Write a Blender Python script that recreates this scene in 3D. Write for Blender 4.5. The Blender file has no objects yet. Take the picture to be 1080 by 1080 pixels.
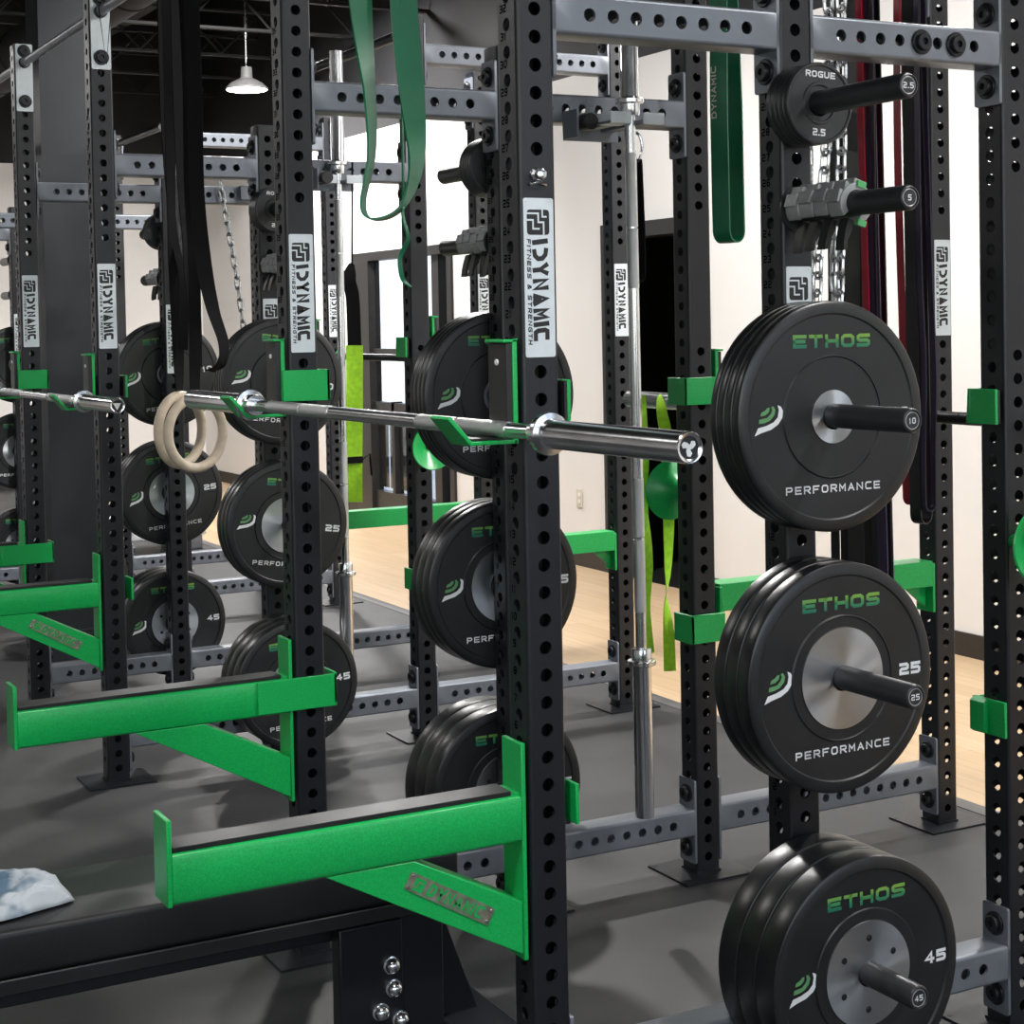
import bpy, bmesh, math, random
from math import sin, cos, pi, sqrt, atan2, tau
from mathutils import Vector, Matrix
random.seed(7)
COL = bpy.context.scene.collection
scene = bpy.context.scene

# ------------------------------------------------------------------ layout
P = .0508
H0 = .0508
T = .0762
HT = T / 2
S1, S2 = .5903, 1.1784
GX = 2.0653
W = 1.2046
GAP = 1.8521
YA, YB = 0.0, W
YE, YF = W + GAP, 2 * W + GAP
YH, YI = 2 * W + 2 * GAP, 3 * W + 2 * GAP
XW = 3.92
MATX = 2.22


# ------------------------------------------------------------------ materials
def mat(name, col, rough=.5, metal=0., spec=.5, bump=None, noise=None, emit=None, coat=0., trans=0., aniso=0.):
    m = bpy.data.materials.new(name)
    m.use_nodes = True
    nt = m.node_tree
    b = nt.nodes['Principled BSDF']
    b.inputs['Base Color'].default_value = (*col, 1)
    b.inputs['Roughness'].default_value = rough
    b.inputs['Metallic'].default_value = metal
    b.inputs['Specular IOR Level'].default_value = spec
    if coat:
        b.inputs['Coat Weight'].default_value = coat
        b.inputs['Coat Roughness'].default_value = .15
    if trans:
        b.inputs['Transmission Weight'].default_value = trans
    if aniso:
        b.inputs['Anisotropic'].default_value = aniso
    if emit:
        b.inputs['Emission Color'].default_value = (*emit[:3], 1)
        b.inputs['Emission Strength'].default_value = emit[3]
    tc = nt.nodes.new('ShaderNodeTexCoord')
    if noise:
        sc, amt, rr = noise
        n = nt.nodes.new('ShaderNodeTexNoise')
        n.inputs['Scale'].default_value = sc
        n.inputs['Detail'].default_value = 6
        nt.links.new(tc.outputs['Object'], n.inputs['Vector'])
        r = nt.nodes.new('ShaderNodeValToRGB')
        r.color_ramp.elements[0].position = .3
        r.color_ramp.elements[1].position = .7
        r.color_ramp.elements[0].color = (*[max(0, c * (1 - amt)) for c in col], 1)
        r.color_ramp.elements[1].color = (*[min(1, c * (1 + amt)) for c in col], 1)
        nt.links.new(n.outputs['Fac'], r.inputs['Fac'])
        nt.links.new(r.outputs['Color'], b.inputs['Base Color'])
        mr = nt.nodes.new('ShaderNodeMapRange')
        mr.inputs['To Min'].default_value = max(0, rough - rr)
        mr.inputs['To Max'].default_value = min(1, rough + rr)
        nt.links.new(n.outputs['Fac'], mr.inputs['Value'])
        nt.links.new(mr.outputs['Result'], b.inputs['Roughness'])
    if bump:
        sc, st, dist = bump
        n2 = nt.nodes.new('ShaderNodeTexNoise')
        n2.inputs['Scale'].default_value = sc
        n2.inputs['Detail'].default_value = 4
        nt.links.new(tc.outputs['Object'], n2.inputs['Vector'])
        bp = nt.nodes.new('ShaderNodeBump')
        bp.inputs['Strength'].default_value = st
        bp.inputs['Distance'].default_value = dist
        nt.links.new(n2.outputs['Fac'], bp.inputs['Height'])
        nt.links.new(bp.outputs['Normal'], b.inputs['Normal'])
    return m


M = {}
M['post'] = mat('black_powder_coat', (.0090, .0105, .0145), .36, .0, .5, bump=(900, .25, .001), noise=(6, .12, .05))
M['beam'] = mat('grey_powder_coat', (.19, .21, .245), .36, .35, .5, bump=(900, .2, .001), noise=(5, .08, .05))
M['bolt'] = mat('black_bolt', (.02, .022, .025), .35, .4)
M['black'] = mat('black_print', (.012, .012, .014), .5)
M['ink'] = mat('matt_black_engraving', (.0008, .0008, .001), 1., .0, .0)
M['white'] = mat('white_print', (.78, .80, .82), .45)
M['label'] = mat('brushed_aluminium_label', (.68, .74, .78), .36, .25, noise=(40, .05, .08))
M['green'] = mat('green_powder_coat', (.006, .40, .085), .32, .0, .5, bump=(450, .35, .001), noise=(300, .16, .08), coat=.15)
M['uhmw'] = mat('black_plastic_liner', (.013, .013, .0135), .42, .0, .5, noise=(14, .3, .1))
M['rubber'] = mat('plate_rubber', (.0095, .0108, .0128), .42, .0, .6, bump=(350, .12, .001), noise=(9, .2, .07))
M['rubber_gloss'] = mat('plate_rim_rubber', (.008, .0085, .0095), .33, .0, .6, noise=(16, .25, .08))
M['iron'] = mat('painted_iron', (.022, .023, .026), .38, .0, .6, noise=(30, .2, .06))
M['chrome'] = mat('polished_chrome', (.80, .81, .83), .19, 1., noise=(20, .04, .04))
M['shaft'] = mat('bar_shaft_steel', (.72, .73, .74), .22, 1., noise=(30, .05, .05))
M['knurl'] = mat('knurled_steel', (.66, .67, .68), .40, 1., bump=(1800, .8, .001))
M['darkshaft'] = mat('black_oxide_shaft', (.03, .03, .032), .35, .7)
M['wood_ring'] = mat('birch_ring_wood', (.56, .47, .36), .5, noise=(35, .12, .05))
M['strap'] = mat('black_webbing', (.005, .005, .006), .85, .0, .15, bump=(600, .4, .001))
M['vinyl'] = mat('black_bench_vinyl', (.007, .0078, .0095), .45, .0, .5, bump=(260, .25, .001), noise=(7, .25, .06))
M['band_green'] = mat('green_latex', (.0, .14, .06), .42, .0, .5, noise=(8, .1, .05))
M['band_red'] = mat('red_latex', (.30, .005, .022), .35, .0, .5, noise=(10, .15, .05))
M['band_black'] = mat('black_latex', (.006, .006, .008), .4, .0, .5, noise=(10, .15, .05))
M['band_purple'] = mat('purple_latex', (.022, .014, .045), .4, .0, .5, noise=(10, .15, .05))
M['lime'] = mat('lime_webbing', (.36, .72, .02), .6, .0, .4, noise=(60, .15, .05))
M['collar_grey'] = mat('grey_clip_aluminium', (.36, .37, .38), .42, .3, noise=(50, .12, .06))
M['collar_green'] = mat('green_clip_pad', (.10, .45, .16), .5)
M['chain'] = mat('galvanised_chain', (.66, .68, .70), .28, .9, noise=(60, .1, .08))
M['wall'] = mat('white_wall_paint', (.76, .745, .73), .75, .0, .3, bump=(160, .08, .001), noise=(1.5, .02, .02))
M['blackwall'] = mat('black_upper_wall', (.010, .010, .012), .8, noise=(3, .2, .05))
M['column'] = mat('column_dark_paint', (.009, .0125, .0165), .5, .0, .5, noise=(4, .15, .05), bump=(120, .1, .002))
M['ceil'] = mat('black_ceiling_paint', (.006, .006, .0065), .8, noise=(2, .3, .05))
M['joist'] = mat('black_steel_joist', (.0055, .0055, .006), .8, noise=(4, .25, .05))
M['frame'] = mat('dark_aluminium_frame', (.030, .029, .029), .4, .3, noise=(12, .12, .06))
M['baseboard'] = mat('dark_baseboard', (.022, .018, .016), .5, noise=(12, .12, .06))
M['glass'] = mat('door_glass', (.9, .95, .95), .02, .0, .5, trans=1.)
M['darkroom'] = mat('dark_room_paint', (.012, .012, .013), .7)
M['ivory'] = mat('ivory_switch_plate', (.62, .58, .50), .5)
M['lamp'] = mat('lamp_diffuser', (1, 1, 1), .5, emit=(1., .97, .92, 26.))
M['lampbody'] = mat('lamp_housing', (.25, .25, .25), .5)
M['trim'] = mat('mat_edge_trim', (.075, .073, .072), .45, noise=(12, .2, .1))


def hub_mat():
    m = bpy.data.materials.new('turned_steel_hub')
    m.use_nodes = True
    nt = m.node_tree
    b = nt.nodes['Principled BSDF']
    b.inputs['Base Color'].default_value = (.56, .59, .63, 1)
    b.inputs['Metallic'].default_value = 1
    b.inputs['Roughness'].default_value = .3
    b.inputs['Anisotropic'].default_value = .85
    tg = nt.nodes.new('ShaderNodeTangent')
    tg.direction_type = 'RADIAL'
    tg.axis = 'Y'
    nt.links.new(tg.outputs[0], b.inputs['Tangent'])
    tc = nt.nodes.new('ShaderNodeTexCoord')
    n = nt.nodes.new('ShaderNodeTexNoise')
    n.inputs['Scale'].default_value = 30
    nt.links.new(tc.outputs['Object'], n.inputs['Vector'])
    mr = nt.nodes.new('ShaderNodeMapRange')
    mr.inputs['To Min'].default_value = .26
    mr.inputs['To Max'].default_value = .4
    nt.links.new(n.outputs['Fac'], mr.inputs['Value'])
    nt.links.new(mr.outputs['Result'], b.inputs['Roughness'])
    return m


M['hub'] = hub_mat()


def ethos_mat():
    # printed lettering that runs from green to yellow-green across the word
    m = bpy.data.materials.new('green_gradient_print')
    m.use_nodes = True
    nt = m.node_tree
    b = nt.nodes['Principled BSDF']
    b.inputs['Roughness'].default_value = .45
    tc = nt.nodes.new('ShaderNodeTexCoord')
    sp = nt.nodes.new('ShaderNodeSeparateXYZ')
    nt.links.new(tc.outputs['Object'], sp.inputs[0])
    a = nt.nodes.new('ShaderNodeMapRange')
    a.inputs['From Min'].default_value = .132
    a.inputs['From Max'].default_value = .162
    nt.links.new(sp.outputs['Z'], a.inputs['Value'])
    c = nt.nodes.new('ShaderNodeMapRange')
    c.inputs['From Min'].default_value = -.12
    c.inputs['From Max'].default_value = .12
    c.inputs['To Min'].default_value = -.12
    c.inputs['To Max'].default_value = .2
    nt.links.new(sp.outputs['X'], c.inputs['Value'])
    ad = nt.nodes.new('ShaderNodeMath')
    nt.links.new(a.outputs[0], ad.inputs[0])
    nt.links.new(c.outputs[0], ad.inputs[1])
    r = nt.nodes.new('ShaderNodeValToRGB')
    e = r.color_ramp.elements
    e[0].position = .1
    e[0].color = (.01, .16, .10, 1)
    e[1].position = .95
    e[1].color = (.20, .40, .06, 1)
    x = r.color_ramp.elements.new(.5)
    x.color = (.05, .26, .10, 1)
    nt.links.new(ad.outputs[0], r.inputs['Fac'])
    nt.links.new(r.outputs['Color'], b.inputs['Base Color'])
    return m


M['ethos'] = ethos_mat()
M['leaf'] = mat('green_wing_print', (.12, .32, .13), .45)


def floor_mat():
    m = bpy.data.materials.new('black_rubber_flooring')
    m.use_nodes = True
    nt = m.node_tree
    L = nt.links
    b = nt.nodes['Principled BSDF']
    tc = nt.nodes.new('ShaderNodeTexCoord')
    n1 = nt.nodes.new('ShaderNodeTexNoise')
    n1.inputs['Scale'].default_value = 420
    n1.inputs['Detail'].default_value = 2
    n2 = nt.nodes.new('ShaderNodeTexNoise')
    n2.inputs['Scale'].default_value = 2.2
    n2.inputs['Detail'].default_value = 7
    n2.inputs['Roughness'].default_value = .65
    for n in (n1, n2):
        L.new(tc.outputs['Object'], n.inputs['Vector'])
    r1 = nt.nodes.new('ShaderNodeValToRGB')
    r1.color_ramp.elements[0].position = .35
    r1.color_ramp.elements[0].color = (.019, .0195, .021, 1)
    r1.color_ramp.elements[1].position = .8
    r1.color_ramp.elements[1].color = (.054, .056, .060, 1)
    L.new(n1.outputs['Fac'], r1.inputs['Fac'])
    r2 = nt.nodes.new('ShaderNodeValToRGB')
    r2.color_ramp.elements[0].position = .3
    r2.color_ramp.elements[0].color = (.72, .72, .72, 1)
    r2.color_ramp.elements[1].position = .75
    r2.color_ramp.elements[1].color = (1.15, 1.14, 1.12, 1)
    L.new(n2.outputs['Fac'], r2.inputs['Fac'])
    mx = nt.nodes.new('ShaderNodeMix')
    mx.data_type = 'RGBA'
    mx.blend_type = 'MULTIPLY'
    mx.inputs[0].default_value = 1
    L.new(r1.outputs['Color'], mx.inputs[6])
    L.new(r2.outputs['Color'], mx.inputs[7])
    L.new(mx.outputs[2], b.inputs['Base Color'])
    mr = nt.nodes.new('ShaderNodeMapRange')
    mr.inputs['To Min'].default_value = .38
    mr.inputs['To Max'].default_value = .66
    L.new(n2.outputs['Fac'], mr.inputs['Value'])
    L.new(mr.outputs['Result'], b.inputs['Roughness'])
    bp = nt.nodes.new('ShaderNodeBump')
    bp.inputs['Strength'].default_value = .25
    bp.inputs['Distance'].default_value = .002
    L.new(n1.outputs['Fac'], bp.inputs['Height'])
    L.new(bp.outputs['Normal'], b.inputs['Normal'])
    return m


def plank_mat():
    m = bpy.data.materials.new('pale_oak_planks')
    m.use_nodes = True
    nt = m.node_tree
    L = nt.links
    b = nt.nodes['Principled BSDF']
    tc = nt.nodes.new('ShaderNodeTexCoord')
    mp = nt.nodes.new('ShaderNodeMapping')
    mp.inputs['Rotation'].default_value = (0, 0, pi / 2)
    L.new(tc.outputs['Object'], mp.inputs['Vector'])
    br = nt.nodes.new('ShaderNodeTexBrick')
    br.inputs['Scale'].default_value = 1
    br.inputs['Brick Width'].default_value = 1.2
    br.inputs['Row Height'].default_value = .12
    br.inputs['Mortar Size'].default_value = .0012
    br.inputs['Color1'].default_value = (.44, .315, .19, 1)
    br.inputs['Color2'].default_value = (.50, .37, .235, 1)
    br.inputs['Mortar'].default_value = (.30, .20, .11, 1)
    L.new(mp.outputs['Vector'], br.inputs['Vector'])
    mp2 = nt.nodes.new('ShaderNodeMapping')
    mp2.inputs['Scale'].default_value = (30, 1.2, 1)
    L.new(tc.outputs['Object'], mp2.inputs['Vector'])
    n = nt.nodes.new('ShaderNodeTexNoise')
    n.inputs['Scale'].default_value = 1.5
    n.inputs['Detail'].default_value = 6
    L.new(mp2.outputs['Vector'], n.inputs['Vector'])
    r = nt.nodes.new('ShaderNodeValToRGB')
    r.color_ramp.elements[0].position = .3
    r.color_ramp.elements[0].color = (.88, .86, .83, 1)
    r.color_ramp.elements[1].position = .7
    r.color_ramp.elements[1].color = (1.06, 1.05, 1.03, 1)
    L.new(n.outputs['Fac'], r.inputs['Fac'])
    mx = nt.nodes.new('ShaderNodeMix')
    mx.data_type = 'RGBA'
    mx.blend_type = 'MULTIPLY'
    mx.inputs[0].default_value = 1
    L.new(br.outputs['Color'], mx.inputs[6])
    L.new(r.outputs['Color'], mx.inputs[7])
    L.new(mx.outputs[2], b.inputs['Base Color'])
    b.inputs['Roughness'].default_value = .42
    return m


M['floor'] = floor_mat()
M['plank'] = plank_mat()


def cloth_mat():
    m = bpy.data.materials.new('grey_blue_marled_cotton')
    m.use_nodes = True
    nt = m.node_tree
    b = nt.nodes['Principled BSDF']
    tc = nt.nodes.new('ShaderNodeTexCoord')
    n = nt.nodes.new('ShaderNodeTexNoise')
    n.inputs['Scale'].default_value = 9
    n.inputs['Detail'].default_value = 3
    nt.links.new(tc.outputs['Object'], n.inputs['Vector'])
    r = nt.nodes.new('ShaderNodeValToRGB')
    r.color_ramp.elements[0].position = .42
    r.color_ramp.elements[0].color = (.10, .17, .24, 1)
    r.color_ramp.elements[1].position = .52
    r.color_ramp.elements[1].color = (.50, .54, .58, 1)
    nt.links.new(n.outputs['Fac'], r.inputs['Fac'])
    nt.links.new(r.outputs['Color'], b.inputs['Base Color'])
    b.inputs['Roughness'].default_value = .85
    return m


M['cloth'] = cloth_mat()


# ------------------------------------------------------------------ mesh builder
class MB:
    def __init__(s):
        s.v = []
        s.f = []
        s.m = []
        s.sm = []
        s.keep = set()

    def add(s, vs, fs, m=0, sm=False):
        o = len(s.v)
        s.v += [tuple(v) for v in vs]
        for f in fs:
            s.f.append([i + o for i in f])
            s.m.append(m)
            s.sm.append(sm)

    def box(s, x0, x1, y0, y1, z0, z1, m=0):
        vs = [(x, y, z) for x in (x0, x1) for y in (y0, y1) for z in (z0, z1)]
        s.add(vs, [(0, 1, 3, 2), (4, 6, 7, 5), (0, 4, 5, 1), (2, 3, 7, 6), (0, 2, 6, 4), (1, 5, 7, 3)], m)

    def prism(s, poly, lo, hi, axis='y', m=0, sm=False):
        # poly: 2-D outline; axis y -> (x,z), x -> (y,z), z -> (x,y)
        def pt(a, b, h):
            return {'y': (a, h, b), 'x': (h, a, b), 'z': (a, b, h)}[axis]
        n = len(poly)
        vs = [pt(a, b, lo) for a, b in poly] + [pt(a, b, hi) for a, b in poly]
        fs = [list(range(n))[::-1], list(range(n, 2 * n))]
        s.add(vs, fs, m)
        s.add(vs, [(i, (i + 1) % n, (i + 1) % n + n, i + n) for i in range(n)], m, sm)

    def lathe(s, prof, c=(0, 0, 0), axis=(0, 1, 0), n=48, m=0, closed=False, ms=None, sm=True):
        # prof: [(r, a)] along axis
        ax = Vector(axis).normalized()
        t = Vector((0, 0, 1)) if abs(ax.z) < .9 else Vector((1, 0, 0))
        u = ax.cross(t).normalized()
        w = ax.cross(u)
        c = Vector(c)
        ring = []
        for k, (r, a) in enumerate(prof):
            base = len(s.v)
            if r < 1e-6:
                s.v.append(tuple(c + ax * a))
                ring.append([base] * n)
            else:
                for i in range(n):
                    th = tau * i / n
                    s.v.append(tuple(c + ax * a + u * (r * cos(th)) + w * (r * sin(th))))
                ring.append(list(range(base, base + n)))
        K = len(prof)
        for k in range(K if closed else K - 1):
            A, B = ring[k], ring[(k + 1) % K]
            mm = ms[k] if ms else m
            for i in range(n):
                j = (i + 1) % n
                f = []
                for q in (A[i], A[j], B[j], B[i]):
                    if q not in f:
                        f.append(q)
                if len(f) > 2:
                    s.f.append(f)
                    s.m.append(mm)
                    s.sm.append(sm)

    def tube(s, pts, r, n=12, m=0, closed=False, caps=True, flat=None):
        pts = [Vector(p) for p in pts]
        K = len(pts)
        up = None
        rings = []
        for k in range(K):
            a = pts[(k - 1) % K] if (closed or k > 0) else pts[k]
            b = pts[(k + 1) % K] if (closed or k < K - 1) else pts[k]
            t = (b - a).normalized()
            if up is None:
                up = Vector((0, 0, 1)) if abs(t.z) < .9 else Vector((1, 0, 0))
            u = t.cross(up).normalized()
            up = u.cross(t).normalized()
            rr = r[k] if isinstance(r, (list, tuple)) else r
            fl = flat or 1
            base = len(s.v)
            for i in range(n):
                th = tau * i / n
                s.v.append(tuple(pts[k] + u * (rr * cos(th)) + up * (rr * fl * sin(th))))
            rings.append(list(range(base, base + n)))
        for k in range(K if closed else K - 1):
            A, B = rings[k], rings[(k + 1) % K]
            for i in range(n):
                j = (i + 1) % n
                s.f.append([A[i], A[j], B[j], B[i]])
                s.m.append(m)
                s.sm.append(True)
        if caps and not closed:
            s.f.append(rings[0][::-1])
            s.m.append(m)
            s.sm.append(False)
            s.f.append(rings[-1])
            s.m.append(m)
            s.sm.append(False)

    def ribbon(s, pts, wdir, width, th=.003, m=0, closed=False):
        # flat strap along pts; wdir: list of width directions (vectors)
        K = len(pts)
        pts = [Vector(p) for p in pts]
        ws = [Vector(w).normalized() for w in (wdir if isinstance(wdir, list) else [wdir] * K)]
        rings = []
        for k in range(K):
            a = pts[(k - 1) % K] if (closed or k > 0) else pts[k]
            b = pts[(k + 1) % K] if (closed or k < K - 1) else pts[k]
            t = (b - a).normalized()
            w = (ws[k] - t * ws[k].dot(t)).normalized()
            nn = t.cross(w)
            wd = width[k] if isinstance(width, (list, tuple)) else width
            base = len(s.v)
            for sx, sy in ((-1, -1), (1, -1), (1, 1), (-1, 1)):
                s.v.append(tuple(pts[k] + w * (sx * wd / 2) + nn * (sy * th / 2)))
            rings.append([base + i for i in range(4)])
        for k in range(K if closed else K - 1):
            A, B = rings[k], rings[(k + 1) % K]
            for i in range(4):
                j = (i + 1) % 4
                s.f.append([A[i], A[j], B[j], B[i]])
                s.m.append(m)
                s.sm.append(i in (0, 2))
        if not closed:
            s.f.append(rings[0][::-1]); s.m.append(m); s.sm.append(False)
            s.f.append(rings[-1]); s.m.append(m); s.sm.append(False)

    def panel(s, o, U, V, N, wid, rows, r=.0127, th=.005, m=0):
        # strip of width wid along U, running along V; rows: list of (v0, v1, hole?)
        o, U, V, N = map(Vector, (o, U, V, N))
        n = 16
        fl = U.cross(V).dot(N) < 0
        k0 = len(s.f)
        for v0, v1, hole in rows:
            c = o + V * ((v0 + v1) / 2)
            hv = (v1 - v0) / 2
            hw = wid / 2
            if not hole:
                s.add([c - U * hw - V * hv, c + U * hw - V * hv, c + U * hw + V * hv, c - U * hw + V * hv], [(0, 1, 2, 3)], m)
                continue
            B = []
            for k in range(n):
                q = (k % n) / 2.0
                side = int(((k + 2) % 16) // 4)
                f = ((k + 2) % 4) / 4.0 * 2 - 1
                B.append({0: (1, f), 1: (-f, 1), 2: (-1, -f), 3: (f, -1)}[side])
            ob = [c + U * (a * hw) + V * (b * hv) for a, b in B]
            ci = [c + U * (r * cos(tau * k / n)) + V * (r * sin(tau * k / n)) for k in range(n)]
            ci2 = [p - N * .0008 + (p - c).normalized() * -.0006 for p in ci]
            inn = [c + (p - c) * .96 - N * th for p in ci]
            vs = ob + ci + inn
            s.add(vs, [(k, (k + 1) % n, (k + 1) % n + n, k + n) for k in range(n)], m)
            s.add(vs, [(k + n, (k + 1) % n + n, (k + 1) % n + 2 * n, k + 2 * n) for k in range(n)], m, True)
        for q in range(k0, len(s.f)):
            s.keep.add(q)
            if fl:
                s.f[q] = s.f[q][::-1]

    def mesh(s, name, mats):
        me = bpy.data.meshes.new(name)
        me.from_pydata(s.v, [], s.f)
        for mm in mats:
            me.materials.append(M[mm])
        me.polygons.foreach_set('material_index', s.m)
        me.polygons.foreach_set('use_smooth', s.sm)
        me.update()
        bm = bmesh.new()
        bm.from_mesh(me)
        bm.faces.ensure_lookup_table()
        free = [f for f in bm.faces if f.index not in s.keep]
        bmesh.ops.remove_doubles(bm, verts=bm.verts, dist=1e-6)
        if getattr(s, 'recalc', True):
            bmesh.ops.recalc_face_normals(bm, faces=[f for f in free if f.is_valid])
        bm.to_mesh(me)
        bm.free()
        me.set_sharp_from_angle(angle=math.radians(32))
        return me


CACHE = {}


def put(name, me, parent=None, loc=(0, 0, 0), rot=(0, 0, 0), bevel=0, label=None, seg=2):
    o = bpy.data.objects.new(name, me)
    COL.objects.link(o)
    if parent is not None:
        o.parent = parent
    o.location = loc
    o.rotation_euler = rot
    if bevel:
        b = o.modifiers.new('bevel', 'BEVEL')
        b.width = bevel
        b.segments = seg
        b.limit_method = 'ANGLE'
        b.angle_limit = .6
        b.harden_normals = False
    if label:
        o['label'] = label
    return o


def cached(key, fn, mats):
    if key not in CACHE:
        mb = MB()
        fn(mb)
        CACHE[key] = mb.mesh(key, mats)
    return CACHE[key]


def tag(o, label, cat, group=None, kind=None):
    o['label'] = label
    if cat:
        o['category'] = cat
    if group:
        o['group'] = group
    if kind:
        o['kind'] = kind
    return o


def thing(name, label, cat, loc=(0, 0, 0), rotz=0, group=None, rot=None):
    o = bpy.data.objects.new(name, None)
    o.empty_display_size = .05
    COL.objects.link(o)
    o.location = loc
    o.rotation_euler = rot or (0, 0, rotz)
    return tag(o, label, cat, group)


def dup(root, loc=None, rot=None, label=None, group=None, matrix=None):
    def cp(o, par):
        c = o.copy()
        COL.objects.link(c)
        c.parent = par
        for ch in o.children:
            cp(ch, c)
        return c
    r = cp(root, None)
    if loc is not None:
        r.location = loc
    if rot is not None:
        r.rotation_euler = rot
    if label:
        r['label'] = label
    if group:
        r['group'] = group
    return r


def struct(name, mb, mats, label=None, bevel=0):
    o = put(name, mb.mesh(name, mats), bevel=bevel)
    o['kind'] = 'structure'
    if label:
        o['label'] = label
    return o


# ------------------------------------------------------------------ stroke lettering
ROUND = lambda: [(.2, 0), (0, .2), (0, .8), (.2, 1), (.8, 1), (1, .8), (1, .2), (.8, 0), (.2, 0)]
FONT = {
    'A': [[(0, 0), (.5, 1), (1, 0)], [(.22, .3), (.78, .3)]],
    'C': [[(1, 1), (.2, 1), (0, .8), (0, .2), (.2, 0), (1, 0)]],
    'D': [[(0, 0), (0, 1), (.7, 1), (1, .7), (1, .3), (.7, 0), (0, 0)]],
    'E': [[(1, 1), (0, 1), (0, 0), (1, 0)], [(0, .5), (.9, .5)]],
    'F': [[(0, 0), (0, 1), (1, 1)], [(0, .5), (.8, .5)]],
    'G': [[(1, 1), (.2, 1), (0, .8), (0, .2), (.2, 0), (1, 0), (1, .5), (.55, .5)]],
    'H': [[(0, 0), (0, 1)], [(1, 0), (1, 1)], [(0, .5), (1, .5)]],
    'I': [[(.5, 0), (.5, 1)]],
    'K': [[(0, 0), (0, 1)], [(1, 1), (.1, .5), (1, 0)]],
    'M': [[(0, 0), (0, 1), (.5, .35), (1, 1), (1, 0)]],
    'N': [[(0, 0), (0, 1), (1, 0), (1, 1)]],
    'O': [ROUND()],
    'P': [[(0, 0), (0, 1), (.8, 1), (1, .85), (1, .6), (.8, .45), (0, .45)]],
    'R': [[(0, 0), (0, 1), (.8, 1), (1, .85), (1, .6), (.8, .45), (0, .45)], [(.5, .45), (1, 0)]],
    'S': [[(1, 1), (.15, 1), (0, .87), (0, .62), (.15, .5), (.85, .5), (1, .38), (1, .13), (.85, 0), (0, 0)]],
    'T': [[(0, 1), (1, 1)], [(.5, 1), (.5, 0)]],
    'U': [[(0, 1), (0, .2), (.2, 0), (.8, 0), (1, .2), (1, 1)]],
    'Y': [[(0, 1), (.5, .45), (1, 1)], [(.5, .45), (.5, 0)]],
    '&': [[(1, 0), (.2, .7), (.3, 1), (.65, 1), (.7, .75), (.05, .35), (.1, 0), (.6, 0), (1, .4)]],
    '0': [ROUND()],
    '1': [[(.25, .8), (.55, 1), (.55, 0)]],
    '2': [[(0, 1), (.85, 1), (1, .87), (1, .62), (.85, .5), (.15, .5), (0, .38), (0, 0), (1, 0)]],
    '3': [[(0, 1), (.85, 1), (1, .85), (1, .6), (.8, .5), (1, .4), (1, .15), (.85, 0), (0, 0)], [(.3, .5), (.8, .5)]],
    '4': [[(.75, 0), (.75, 1), (0, .3), (1, .3)]],
    '5': [[(1, 1), (0, 1), (0, .55), (.85, .55), (1, .42), (1, .13), (.85, 0), (0, 0)]],
    '6': [[(1, 1), (.2, 1), (0, .8), (0, .2), (.2, 0), (.8, 0), (1, .2), (1, .35), (.85, .52), (0, .52)]],
    '7': [[(0, 1), (1, 1), (.35, 0)]],
    '8': [ROUND(), [(0, .5), (1, .5)]],
    '9': [[(0, 0), (.8, 0), (1, .2), (1, .8), (.8, 1), (.2, 1), (0, .8), (0, .6), (.15, .48), (1, .48)]],
    '.': [[(.4, 0), (.6, 0)]],
    ')': [[(.0, 1), (.55, .95), (1, .68), (1, .32), (.55, .05), (.0, 0)]],
    'v': [[(0, 0), (.5, 1), (1, 0)], [(.5, .0), (.62, .35)]],
}
NARROW = {'I': .25, '.': .3, '1': .6}


def text(mb, st, o, U, V, h, w, gap, t, m=0, shear=0., center=True, tv=None):
    o, U, V = Vector(o), Vector(U).normalized(), Vector(V).normalized()
    tv = tv or t
    adv = []
    for ch in st:
        adv.append((w * NARROW.get(ch, 1)) if ch != ' ' else w * .6)
    total = sum(adv) + gap * (len(st) - 1)
    x = -total / 2 if center else 0
    for ch, a in zip(st, adv):
        for line in FONT.get(ch, []):
            pts = []
            for px, py in line:
                yy = tv / 2 + py * (h - tv)
                xx = (t / 2 + px * (a - t)) if ch not in ('I', '.') else a / 2 + (px - .5) * a
                pts.append(Vector((x + xx + shear * yy, yy)))
            stroke(mb, pts, t, o, U, V, m)
        x += a + gap
    return total


def stroke(mb, pts, t, o, U, V, m):
    closed = (pts[0] - pts[-1]).length < 1e-7
    n = len(pts)
    L, R = [], []
    for i in range(n):
        if closed:
            a = pts[(i - 1) if i > 0 else n - 2]
            b = pts[(i + 1) if i < n - 1 else 1]
        else:
            a = pts[max(0, i - 1)]
            b = pts[min(n - 1, i + 1)]
        p = pts[i]
        d1 = (p - a)
        d2 = (b - p)
        if d1.length < 1e-9:
            d1 = d2
        if d2.length < 1e-9:
            d2 = d1
        d1 = d1.normalized()
        d2 = d2.normalized()
        n1 = Vector((-d1.y, d1.x))
        n2 = Vector((-d2.y, d2.x))
        mm = n1 + n2
        if mm.length < 1e-4:
            mm = n1
        mm = mm.normalized()
        k = min(1.6, 1 / max(.4, mm.dot(n1)))
        ext = Vector((0, 0))
        if not closed and i == 0:
            ext = -d2 * (t / 2)
        if not closed and i == n - 1:
            ext = d1 * (t / 2)
        L.append(p + ext + mm * (t / 2 * k))
        R.append(p + ext - mm * (t / 2 * k))
    vs = [o + U * q.x + V * q.y for q in L + R]
    mb.add(vs, [(i, i + 1, i + 1 + n, i + n) for i in range(n - 1)], m)


# ------------------------------------------------------------------ rack parts
def rows_from(holes, z0, z1):
    """holes: sorted hole centres; returns panel rows between z0 and z1"""
    rows = []
    z = z0
    for h in holes:
        a, b = h - P / 2, h + P / 2
        if a - z > 1e-5:
            rows.append((z, a, False))
        rows.append((a, b, True))
        z = b
    if z1 - z > 1e-5:
        rows.append((z, z1, False))
    return rows


CR = .007


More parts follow.
